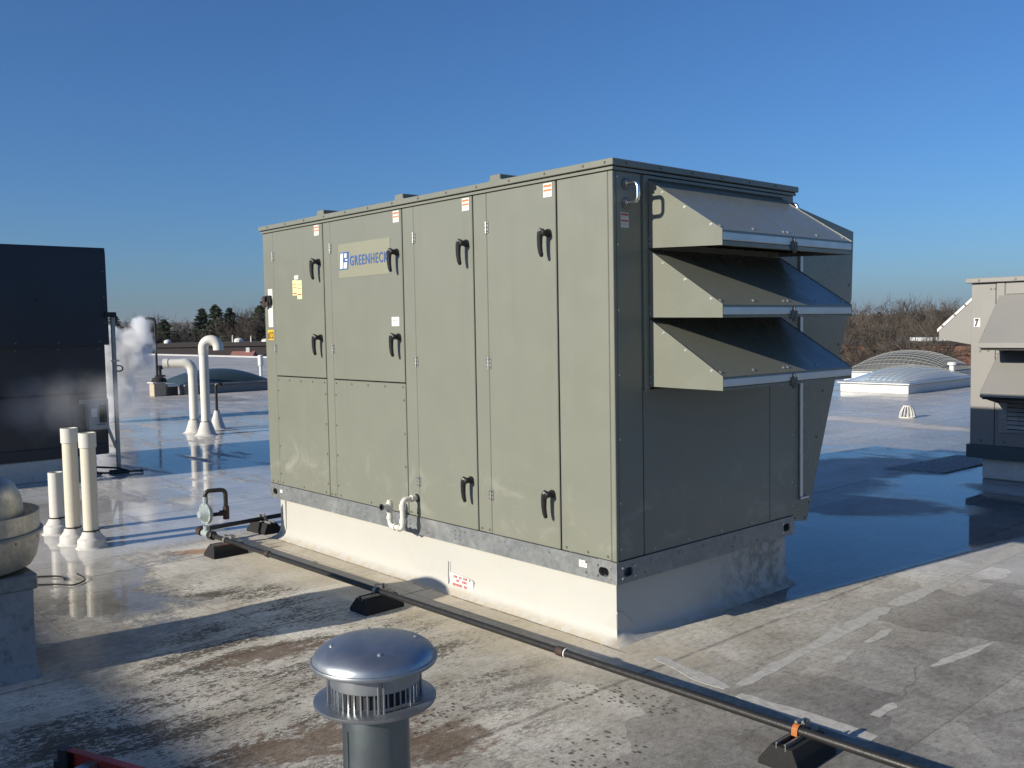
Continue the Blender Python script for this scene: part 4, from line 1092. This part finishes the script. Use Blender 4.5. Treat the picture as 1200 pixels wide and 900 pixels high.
# ================================================================== FAR ROOF ITEMS
def acrylic(name, col, rough=.12):
    n = NT(name); n.set(color=n.mix(n.noise(2, 3), tuple(x * .9 for x in col), col), rough=rough, coat=.4 if rough < .3 else 0.0); return n.m
DOMEW = acrylic("frosted_acrylic", (.42, .50, .56), .18); DOMED = acrylic("smoked_acrylic", (.035, .055, .055), .38); DOMEG = acrylic("grey_acrylic", (.11, .115, .105), .35)
BASE_SHADE = simple("shaded_white_base", (.16, .17, .18), .6, 0, .15, 5)  # shade on a white skylight base put into the colour as grey
def dome_skylight(loc, sx, sy, hc, hd, dmat, wire, label, group=None, wr=.005, sp=.13, part=0.0):
    t = thing("skylight", label, "skylight", loc)
    b = MB(); b.box(-sx / 2, sx / 2, -sy / 2, sy / 2, 0, hc * .8, .01); obj("curb_wall", b, WHITE if wire else BASE_SHADE, t, False)
    b = MB(); b.box(-sx / 2 - .06, sx / 2 + .06, -sy / 2 - .06, sy / 2 + .06, hc * .8, hc, .015); obj("frame", b, ALU if wire else BASE_SHADE, t, False)
    def fn(u_, v_, ex=0):
        a, c_ = 2 * u_ - 1, 2 * v_ - 1
        return (a * (sx / 2 - .02), c_ * (sy / 2 - .02), hc + ex + hd * max(0, (1 - abs(a) ** 2.2)) ** .75 * max(0, (1 - abs(c_) ** 2.2)) ** .75)
    b = MB(); b.grid(fn, 24, 24); obj("dome", b, dmat, t, False, 60)
    if wire:
        b = MB(); nx, ny = int(sx / sp), int(sy / sp)
        for i in range(nx + 1):
            uu = i / nx
            if uu < part: continue
            b.tube([fn(uu, k / 14, .03) for k in range(15)], wr, 4, False)
        for j in range(ny + 1): b.tube([fn(part + (1 - part) * k / 12, j / ny, .03) for k in range(13)], wr, 4, False)
        obj("security_grid", b, WIRE, t, False, kind="stuff")
    return t
dome_skylight((-7.37, 18.8, 0), 1.65, 3.4, .25, .29, DOMEW, True, "low white skylight with a pale blue dome and wire grid, reflected in water", None, .005, .13, .35)
dome_skylight((-9.45, 23.4, 0), 2.9, 2.4, .22, .54, DOMEG, True, "grey mesh covered skylight dome close to the far parapet", None, .010, .14)
dome_skylight((-22.5, 8.0, 0), 2.1, 2.6, .28, .36, DOMED, False, "dark smoked dome skylight behind the white vent pipes at left")
t = thing("vent_box", "small black vent box in front of the dark dome skylight", "vent", (-21.75, 6.42, 0))
b = MB(); b.box(-.16, .16, -.12, .12, 0, .24, .01); obj("case", b, BLACKP, t, False)
b = MB(); b.box(-.2, .2, -.16, .16, .24, .30, .01); obj("lid", b, WHITE, t, False)
t = thing("pole_base", "beige rendered pedestal carrying the thin black pole", "pedestal", (-21.75, 6.05, 0))
b = MB(); b.box(-.16, .16, -.16, .16, 0, .34, .01); obj("block", b, CONCR, t, False)
b = MB(); b.box(-.2, .2, -.2, .2, .34, .38, .01); obj("cap", b, BOOT, t, False)
t = thing("hooked_pole", "thin black pole with a short hooked top, standing on a beige pedestal", "pole", (-21.75, 6.05, .38))
b = MB(); b.tube([(0, 0, 0), (0, 0, 1.64)] , .032, 10); b.tube([(0, 0, 1.64), (-.05, -.07, 1.68), (-.14, -.2, 1.67)], .045, 10); obj("pipe", b, IRON, t, False)
b = MB(); b.lathe([(.2, 0), (.17, .1), (.06, .14)], (0.04, .03, 0), 10); obj("collar", b, GAP, t, False)
t = thing("thin_post", "thin white post on the far roof close to the big unit's left edge", "post", (-26.4, 11.4, 0))
b = MB(); b.lathe([(.05, 0), (.05, .5), (.09, .52), (.09, .86), (.05, .88)], (0, 0, 0), 12); obj("pipe", b, WHITE, t, False)
t = thing("roof_drain", "dome shaped roof drain strainer standing in the water before the skylight", "roof drain", (-4.2, 12.1, 0))
b = MB()
for k in range(12):
    a = k * math.pi / 6
    b.tube([(math.cos(a) * .13, math.sin(a) * .13, 0), (math.cos(a) * .11, math.sin(a) * .11, .10), (math.cos(a) * .06, math.sin(a) * .06, .20)], .011, 5)
b.lathe([(.14, 0), (.14, .02), (.12, .02), (.12, 0)], (0, 0, 0), 18); b.lathe([(.075, .19), (.075, .21), (.03, .215)], (0, 0, 0), 14); obj("strainer", b, simple("cast_white", (.5, .49, .45), .6, 0, .3, 20), t, False)
t = thing("small_vent", "tiny dark vent cap far off near the left parapet", "vent", (-33.0, 10.5, 0))
b = MB(); b.lathe([(.2, 0), (.2, .05), (.06, .08), (.06, .28), (.12, .3), (.12, .4), (.04, .45)], (0, 0, 0), 12); obj("cap", b, GAP, t, False)
t = thing("small_vent", "small white vent pipe standing before the mesh covered skylight", "vent", (-7.75, 22.2, 0))
b = MB(); b.lathe([(.07, 0), (.07, .42), (.12, .44), (.12, .5), (.07, .52)], (0, 0, 0), 12); obj("pipe", b, WHITE, t, False)

# walkway pad
def padmat():
    n = NT("walkway_pad")
    v = n.voro(16, out="Distance"); c = n.mix(n.smooth(v, .2, .5), (.36, .36, .35), (.20, .20, .195)); n.set(color=c, rough=.7); n.bump(v, .8, .01); return n.m
b = MB(); b.prism([(-1.80, 6.45), (-1.18, 6.60), (-1.10, 8.2), (-1.66, 8.0)], 'z', .001, .012)
tag(obj("walkway_pad", b, padmat()), "dark textured walkway pad lying beside the beige unit", "walkway pad")

# ================================================================== BEIGE UNIT AT RIGHT
U = thing("rooftop_unit", "beige rooftop unit marked 7 with sloped hoods at the right edge", "rooftop unit", (.5, 7.2, .22))
ux0, ux1, uy0, uy1 = -.89, 2.2, 6.5, 8.6
t = thing("equipment_curb", "grey white curb under the beige unit marked 7", "curb", (.6, 7.5, 0))
b = MB(); b.box(ux0 + .11, ux1 - .1, uy0 + .04, uy1 - .1, 0, .215, .012); obj("curb_wall", b, BOOT, t)
RAILD = simple("dark_green_rail", (.06, .085, .085), .5)
b = MB(); b.box(ux0 - .025, ux1 + .02, uy0 - .035, uy1 + .02, .22, .355, .004); obj("base_rail", b, RAILD, U)
b = MB(); b.box(ux0, ux1, uy0, uy1, .355, 2.02, .004); obj("body", b, BEIGE, U)
b = MB(); b.box(ux0 - .045, ux1 + .04, uy0 - .05, uy1 + .04, 2.025, 2.075, .006); uc = obj("roof_cap", b, BEIGE, U)
s_ = MB()
for xx in (-.80, -.45, -.1): s_.screw((xx, uy0 - .05, 2.05), 'y', -1, .012, .01)
for (xx, zz) in ((-.80, 1.325), (-.72, 1.33), (-.62, 1.33), (-.70, 1.96), (-.665, 1.96), (-.78, .40), (-.55, .40)): s_.screw((xx, uy0, zz), 'y', -1, .010, .008)
obj("screws", s_, DARKSCREW, U, kind="stuff")
b = MB(); b.box(-.652, -.645, uy0 - .002, uy0, .36, 2.02); obj("panel_seam", b, GAP, U)
b = MB(); b.box(-.640, -.56, uy0 - .012, uy0, 1.3, 2.018, .003); b.box(-.55, 1.9, uy0 - .012, uy0, 1.90, 2.012, .003); obj("hood_flange", b, BEIGE, U)
def uhood(zr, zt, zb, dep, x0=-.605, x1=1.9):
    b = MB(); b.prism([(uy0, zr), (uy0 - dep, zt), (uy0 - dep, zt - .005), (uy0, zr - .005)], 'x', x0, x1); b.box(x0, x1, uy0 - dep - .006, uy0 - dep + .002, zt - .045, zt + .002)
    h_ = obj("rain_hood", b, BEIGE, U)
    b = MB(); b.prism([(uy0, zr), (uy0 - dep, zt), (uy0 - dep, zt - .05), (uy0, zb)], 'x', x0 - .004, x0 + .002); b.prism([(uy0, zr), (uy0 - dep, zt), (uy0 - dep, zt - .05), (uy0, zb)], 'x', x1 - .002, x1 + .004); obj("side_panel", b, BEIGE, h_)
    b = MB(); b.box(x0 + .01, x1 - .01, uy0 - dep + .02, uy0 - .004, zt - .07, zt - .055); obj("filter_screen", b, MESHD, h_)
uhood(1.90, 1.42, 1.33, .52); uhood(1.33, .935, .79, .47)
b = MB(); b.box(-.60, 1.8, uy0 - .02, uy0 - .0005, .50, .53); b.box(-.60, -.52, uy0 - .02, uy0 - .0005, .53, .80); b.box(1.7, 1.8, uy0 - .02, uy0 - .0005, .53, .8); gr = obj("louvre_frame", b, galv("grille_grey", (.3, .3, .29), .5, .5), U)
b = MB(); b.box(-.52, 1.7, uy0 - .004, uy0 - .001, .53, .80); obj("grille_back", b, GAP, gr)
for k in range(6):
    b = MB(); z = .54 + .044 * k; b.prism([(uy0 - .018, z), (uy0 - .015, z), (uy0 - .005, z + .035), (uy0 - .008, z + .035)], 'x', -.52, 1.7); obj("louvre", b, MAT["grille_grey"], gr)
b = MB(); b.prism([(ux0 - .001, 1.86), (-1.235, 1.545), (-1.232, 1.452), (ux0 - .001, 1.39)], 'y', uy0 + .03, uy1 - .2); lh = obj("side_hood", b, BEIGE, U)
b = MB(); b.prism([(ux0, 1.885), (-1.25, 1.555), (-1.25, 1.522), (ux0, 1.852)], 'y', uy0 + .022, uy0 + .029); obj("edge_strip", b, WHITE, lh)
s_ = MB()
for q in (.2, .5, .85): s_.screw((ux0 - .36 * q, uy0 + .022, 1.869 - .33 * q), 'y', -1, .010, .008)
obj("screws", s_, DARKSCREW, lh, kind="stuff")
b = MB(); b.box(-.862, -.800, uy0 - .002, uy0 - .0005, 1.575, 1.665); np_ = obj("number_plate", b, LABELW, U)
text_on_front("lettering", "7", -.852, -.812, 1.585, .072, -.0035 + uy0, INK, np_, .08, .006)

# ================================================================== DARK UNIT AT LEFT
D = thing("dark_rooftop_unit", "large dark slate rooftop unit at the left edge seen on its shaded side", "rooftop unit", (-9.4, -1.6, .12))
t = thing("equipment_curb", "white membrane curb under the large dark unit at left", "curb", (-9.4, -1.6, 0))
b = MB(); b.box(-10.3, -8.30, -3.6, .12, 0, .24, .012); b.box(-10.34, -8.25, -3.64, .16, 0, .02, .008); obj("curb_wall", b, BOOT, t)
b = MB(); b.box(-10.4, -8.31, -3.7, .27, .245, 1.54, .004); obj("lower_body", b, SLATE_LOW, D)
b = MB(); b.box(-10.4, -8.29, -3.7, .25, .242, .37, .006); obj("base_rail", b, NAVY, D)
b = MB(); b.prism([(-8.27, 1.535), (-8.285, 2.60), (-8.30, 2.675), (-10.4, 2.675), (-10.4, 1.541), (-8.31, 1.541)], 'y', -3.72, .31); obj("upper_panel", b, NAVY, D)
b = MB(); b.box(-8.31, -8.296, -3.7, .27, .96, .985, .003); b.box(-8.31, -8.30, -1.2, -1.19, .4, 1.53); b.box(-8.31, -8.30, -.14, -.13, .4, .96); obj("panel_seam", b, GAP, D)
s_ = MB()
for q in range(9):
    s_.screw((-8.2705, -3.4 + .45 * q, 1.575), 'x', 1, .009, .006); s_.screw((-8.31, -3.4 + .45 * q, 1.49), 'x', 1, .009, .006)
for zz in (1.8, 2.1, 2.4): s_.screw((-8.277, .27, zz), 'x', 1, .009, .006)
obj("screws", s_, DARKSCREW, D, kind="stuff")
b = MB(); b.lathe([(.012, 0), (.012, .006), (.004, .01)], (-8.272, -.46, 2.05), 8, 'x'); obj("plug", b, GAP, D)
b = MB(); b.box(-8.305, -8.17, .015, .24, .545, .865, .012); dx = obj("disconnect_box", b, simple("enclosure_grey", (.30, .31, .31), .5, 0, .1), D)
b = MB(); b.box(-8.17, -8.14, .155, .185, .66, .80, .006); b.box(-8.17, -8.155, .13, .21, .63, .84, .003); obj("switch_lever", b, BLACKP, dx)
b = MB(); b.box(-8.17, -8.168, .04, .105, .70, .80); obj("label_plate", b, LABELW, dx)
b = MB()
for k in range(4): b.box(-8.17, -8.168, .10 + .025 * k, .115 + .025 * k, .60, .615)
obj("print", b, INK, dx, kind="stuff")
b = MB(); b.box(-8.31, -8.30, -.05, .28, .85, .90, .003); obj("bracket", b, STRUT, D)
t = thing("strut_post", "galvanised strut post standing at the corner of the large dark unit", "post", (-8.3, .37, 0))
b = MB(); b.box(-.021, .021, -.021, .021, .03, 1.86, .003); obj("channel", b, STRUT, t, False)
b = MB(); b.tube([(.0, -.19, .80), (0, -.02, .30)], .018, 8); obj("brace", b, STRUT, t, False)
b = MB(); b.box(-.09, .09, -.09, .09, 0, .03, .006); obj("foot_plate", b, RUBBER, t, False)
b = MB(); b.box(-.06, .06, -.10, .03, 1.86, 1.92, .01); obj("cap", b, BLACKP, t, False)
b = MB(); b.tube([(.03 * math.cos(a), .05 + .035 * math.cos(a), 1.25 + .035 * math.sin(a)) for a in np.linspace(0, 2 * math.pi, 15)], .008, 6, False); obj("ring", b, BLACKP, t, False)
b = MB(); b.box(-.03, .03, -.03, .05, 1.335, 1.35); obj("clip", b, ALU, t, False)
b = MB(); b.tube([(-8.2, -.05, .05), (-8.1, .25, .03), (-8.15, .5, .02), (-8.1, .58, .02), (-8.25, .62, .025)], .012, 8); b.tube([(-8.2, .0, .12), (-8.15, .3, .08), (-8.2, .46, .02)], .012, 8)
tag(obj("loose_cable", b, IRON), "black cable lying at the foot of the dark unit's corner post", "cable")

# ================================================================== UPBLAST FAN AT LEFT
cx, cy = -1.945, -2.56
t = thing("fan_curb", "weathered grey painted curb under the spun aluminium fan at left", "curb", (cx, cy, 0))
b = MB(); b.prism([(-.275, 0), (.275, 0), (.255, .06), (.25, .46), (-.25, .46), (-.255, .06)], 'x', -.25, .25); 
b2 = MB(); hw = .25
rows = [(.275, 0), (.256, .05), (.25, .12), (.25, .30), (.25, .455)]
vs = []
for (r_, z) in rows:
    for (a0, a1) in (((-1, -1), (1, -1)), ((1, -1), (1, 1)), ((1, 1), (-1, 1)), ((-1, 1), (-1, -1))):
        for q in range(8):
            tt = q / 8; vs.append(((a0[0] + (a1[0] - a0[0]) * tt) * r_ + rng.uniform(-.002, .002), (a0[1] + (a1[1] - a0[1]) * tt) * r_ + rng.uniform(-.002, .002), z))
b2.add(vs, [(k * 32 + i, k * 32 + (i + 1) % 32, k * 32 + 32 + (i + 1) % 32, k * 32 + 32 + i) for k in range(4) for i in range(32)])
obj("curb_wall", b2, CURB2, t, False, 50)
fan = thing("exhaust_fan", "weathered spun aluminium bowl shaped exhaust fan on a curb at left", "exhaust fan", (cx, cy, .455))
b = MB(); b.box(-.268, .268, -.268, .268, -.02, .055, .006); obj("base_cap", b, GALV, fan, False)
b = MB(); b.lathe([(.20, .055), (.262, .058), (.305, .078), (.330, .12), (.343, .18), (.347, .235)], (0, 0, 0), 48, 'z', True, False); obj("lower_bowl", b, FANM, fan, False, 30)
b = MB(); b.lathe([(.345, .235), (.362, .238), (.362, .250), (.347, .254)], (0, 0, 0), 48, 'z', False, False); obj("bead", b, GALV, fan, False)
b = MB(); b.lathe([(.347, .252), (.350, .34), (.346, .342), (.342, .25), (.30, .22)], (0, 0, 0), 48, 'z', False, False); obj("windband", b, FANM, fan, False)
b = MB(); b.lathe([(.29, .20), (.287, .30), (.272, .41), (.240, .475), (.18, .51), (.07, .522), (.0005, .524)], (0, 0, 0), 40, 'z', True, False); obj("motor_cover", b, FANM, fan, False)
s_ = MB()
for k in range(12):
    a = k * math.pi / 6; s_.lathe([(.007, .21), (.007, .222)], (.338 * math.cos(a) * 1.01, .338 * math.sin(a) * 1.01, 0), 6)
obj("rivets", s_, DARKSCREW, fan, False, kind="stuff")
def bez(pts, k=8):
    P_ = [Vector(p) for p in pts]; out = []
    for i in range(len(P_) - 1):
        p0, p1, p2, p3 = P_[max(i - 1, 0)], P_[i], P_[i + 1], P_[min(i + 2, len(P_) - 1)]
        for q in range(k):
            t_ = q / k; out.append(.5 * ((2 * p1) + (p2 - p0) * t_ + (2 * p0 - 5 * p1 + 4 * p2 - p3) * t_ ** 2 + (3 * p1 - p0 - 3 * p2 + p3) * t_ ** 3))
    return out + [P_[-1]]
b = MB(); b.tube(bez([(-3.75, -2.05, .012), (-3.66, -1.93, .014), (-3.70, -1.78, .010), (-3.60, -1.66, .010), (-3.48, -1.66, .010)]), .006, 6); b.tube(bez([(-3.48, -2.07, .010), (-3.52, -1.92, .012), (-3.40, -1.74, .010), (-3.30, -1.66, .010), (-3.38, -1.56, .012), (-3.55, -1.56, .02)]), .005, 6)
tag(obj("loose_wire", b, GAP), "thin black wire curling on the wet roof beside the spun fan", "wire")

# ================================================================== GALVANISED FLUE CAP IN THE FOREGROUND
dpt = 1.75
vx, vy = 1.735, -2.605
V = thing("flue_vent", "galvanised round flue vent with a domed rain cap in the foreground", "flue vent", (vx, vy, 0))
zt_ = 1.085; k = 1.75 / 1098
PR = .0622; CRr = .113
b = MB(); b.lathe([(PR, 0), (PR, .955)], (0, 0, 0), 48, 'z', False, False); b.box(-.003, .003, -PR - .002, -PR + .002, 0, .92); obj("pipe", b, VENTP, V, False)
fz = .962
b = MB(); b.lathe([(PR, fz - .012), (PR + .004, fz - .006), (CRr * .99, fz), (CRr * 1.005, fz + .003), (CRr * 1.005, fz + .007), (CRr * .98, fz + .008), (.088, fz + .007), (.060, fz + .004)], (0, 0, 0), 64, 'z', False, False); obj("lower_flange", b, VENTM, V, False)
b = MB()
NS = 42; rs = .083
for q in range(NS):
    a = 2 * math.pi * q / NS; da = .017
    p = lambda an, r_, z: (r_ * math.cos(an), r_ * math.sin(an), z)
    b.add([p(a - da, rs, fz + .004), p(a + da, rs, fz + .004), p(a + da, rs, fz + .040), p(a - da, rs, fz + .040), p(a - da, rs - .001, fz + .004), p(a + da, rs - .001, fz + .004), p(a + da, rs - .001, fz + .040), p(a - da, rs - .001, fz + .040)], [(0, 1, 2, 3), (7, 6, 5, 4), (0, 3, 7, 4), (1, 5, 6, 2)])
obj("slots", b, VENTM, V, False, kind="stuff")
b = MB(); b.lathe([(rs, fz + .039), (rs + .0008, fz + .040), (rs + .0008, fz + .076), (rs - .001, fz + .076), (rs - .001, fz + .040)], (0, 0, 0), 64, 'z', False, False); obj("upper_band", b, VENTM, V, False)
b = MB(); b.lathe([(.0605, fz - .03), (.0605, fz + .05), (.05, fz + .066), (.02, fz + .07)], (0, 0, 0), 32, 'z', False, True); obj("inner_cone", b, MESHD, V, False)  # near-black colour stands in for the shade behind the slots
for q in range(4):
    a = math.radians(-26 + 90 * q); b = MB()
    for s2 in (-.055, .055):
        c_, s1 = math.cos(a + s2), math.sin(a + s2); b.tube([(c_ * (rs + .003), s1 * (rs + .003), fz + .006), (c_ * (rs + .003), s1 * (rs + .003), fz + .078)], .0022, 5)
    obj("leg", b, VENTM, V, False)
cz = fz + .076
prof = [(CRr - .001, cz + .001), (CRr + .0035, cz - .001), (CRr + .005, cz + .003), (CRr + .0035, cz + .007), (CRr + .0005, cz + .0075)] + [(CRr * math.cos(a) ** .9 if a < 1.5 else .0004, cz + .008 + .036 * math.sin(a)) for a in np.linspace(0.05, math.pi / 2, 14)]
b = MB(); b.lathe([(CRr - .004, cz + .006)] + prof, (0, 0, 0), 72, 'z', False, True); rc_ = obj("rain_cap", b, VENTM, V, False, 50)
s_ = MB()
for q in range(4):
    a = math.radians(-26 + 90 * q); r_ = .078; z = cz + .008 + .036 * math.sqrt(max(0, 1 - (r_ / CRr) ** 2)) 
    s_.lathe([(.0042, -.002), (.0042, .0015), (.0025, .0032)], (r_ * math.cos(a), r_ * math.sin(a), z), 10)
obj("rivets", s_, STEEL, V, False, kind="stuff")

# ================================================================== RED LADDER, BOTTOM LEFT
Lr = thing("ladder", "red fibreglass ladder lying on the roof at the bottom left", "ladder", (-.53, -2.50, 0), math.atan2(.155, .41))
for yy in (0.0, -.42):
    b = MB(); z0, z1, w_ = .012, .092, .028; s = 1 if yy == 0 else -1
    b.box(-.005, 2.6, yy - .002, yy + .002, z0, z1); b.box(-.005, 2.6, yy - w_ * s, yy + .002 * s, z1 - .0035, z1 + .0005); b.box(-.005, 2.6, yy - w_ * s, yy + .002 * s, z0 - .0005, z0 + .0035)
    rl = obj("rail", b, REDFG, Lr, False)
    b = MB(); b.box(-.045, .012, yy - w_ * s - .004 * s, yy + .004 * s, z0 - .008, z1 + .003, .006); b.box(-.075, -.04, yy - w_ * s, yy - .004 * s, z0 - .008, z0 + .03, .006); obj("end_cap", b, BLACKP, rl, False)
for kx in range(8):
    b = MB(); xx = .13 + .305 * kx; b.prism([(xx - .018, .04), (xx + .018, .036), (xx + .018, .062), (xx - .018, .066)], 'y', -.418, -.003); obj("rung", b, ALU, Lr, False)

# ================================================================== STEAM
def steam(name, label, c, rx, ry, rz_, dens, blobs, nscale, lo, hi):
    b = MB()
    n_ = 20; prof = [(max(.001, math.cos(a)), math.sin(a)) for a in np.linspace(-math.pi / 2, math.pi / 2, 13)]
    b.lathe([(r_, z) for r_, z in prof], (0, 0, 0), n_, 'z')
    b.v = [(p[0] * rx, p[1] * ry, p[2] * rz_) for p in b.v]
    n = NT(name + "_vapour"); n.t.nodes.remove(n.b)
    v = n.N("ShaderNodeVolumePrincipled"); v.inputs["Color"].default_value = (.97, .975, .98, 1); v.inputs["Anisotropy"].default_value = 0.15
    wob = n.N("ShaderNodeTexNoise"); n.L(n.co, wob.inputs["Vector"]); wob.inputs["Scale"].default_value = nscale * .7; wob.inputs["Detail"].default_value = 3
    ad = n.N("ShaderNodeVectorMath"); ad.operation = 'MULTIPLY_ADD'; n.L(wob.outputs["Color"], ad.inputs[0]); ad.inputs[1].default_value = (.5, .5, .5); ad.inputs[2].default_value = (-.25, -.25, -.25)
    a2 = n.N("ShaderNodeVectorMath"); a2.operation = 'ADD'; n.L(n.co, a2.inputs[0]); n.L(ad.outputs[0], a2.inputs[1]); W = a2.outputs[0]
    tot = None
    for (bx, by, bz, r_) in blobs:
        m = n.map((r_, r_, r_), (0, 0, 0), (bx, by, bz), W, 'TEXTURE'); ln = n.N("ShaderNodeVectorMath"); ln.operation = 'LENGTH'; n.L(m, ln.inputs[0])
        q = n.math('SUBTRACT', 1.0, ln.outputs["Value"]); tot = q if tot is None else n.math('MAXIMUM', tot, q)
    ns = n.noise(nscale, 5, .62)
    d = n.smooth(n.math('ADD', tot, n.math('MULTIPLY', n.math('SUBTRACT', ns, .5), 1.3)), lo, hi, 0, dens)
    rim = n.N("ShaderNodeVectorMath"); rim.operation = 'LENGTH'; n.L(n.map((rx, ry, rz_), ty='TEXTURE'), rim.inputs[0])
    d = n.math('MULTIPLY', d, n.smooth(rim.outputs["Value"], .75, .98, 1, 0))
    n.L(d, v.inputs["Density"]); n.L(v.outputs[0], n.out.inputs["Volume"])
    o_ = obj(name, b, n.m, None, False, kind="stuff"); o_.location = c
    o_["label"] = label
    return o_
# plume rising behind the dark unit; local axes follow the world
RT = Vector((.667, .745, 0))
def lp(s, z, d=0): p = RT * s + Vector((-.744, .665, 0)) * d; return (p.x, p.y, z)
SC = Vector((-14.80, 2.75, 1.0))
bl = [(*lp(-.30, -.85), .30), (*lp(-.25, -.55), .42), (*lp(-.25, -.15), .55), (*lp(-.2, .22), .62), (*lp(.10, .22), .48), (*lp(.24, .50), .38), (*lp(-.35, .50), .50), (*lp(.36, .80), .26)]
steam("steam", "white plume of steam rising behind the large dark unit", SC, 1.15, 1.15, 1.5, 15.0, bl, 2.6, .10, .55)
bl2 = [(*lp(-.5, -.02), .45), (*lp(-.15, .06), .45), (*lp(.25, .10), .42), (*lp(.55, .0), .35)]
steam("steam", "faint drift of steam in front of the large dark unit", Vector((-7.72, -.25, .86)), 1.0, 1.0, .62, .95, bl2, 2.2, .1, .9)

# ================================================================== HAZE (thin winter air out to the hills)
b = MB(); b.box(-5990, 5990, -5990, 5990, -6.5, 62)
n = NT("thin_air"); n.t.nodes.remove(n.b)
v = n.N("ShaderNodeVolumePrincipled"); v.inputs["Color"].default_value = (.80, .87, .97, 1); v.inputs["Density"].default_value = 0.00008; v.inputs["Anisotropy"].default_value = 0.2
n.L(v.outputs[0], n.out.inputs["Volume"])
obj("haze", b, n.m, None, False, kind="stuff")
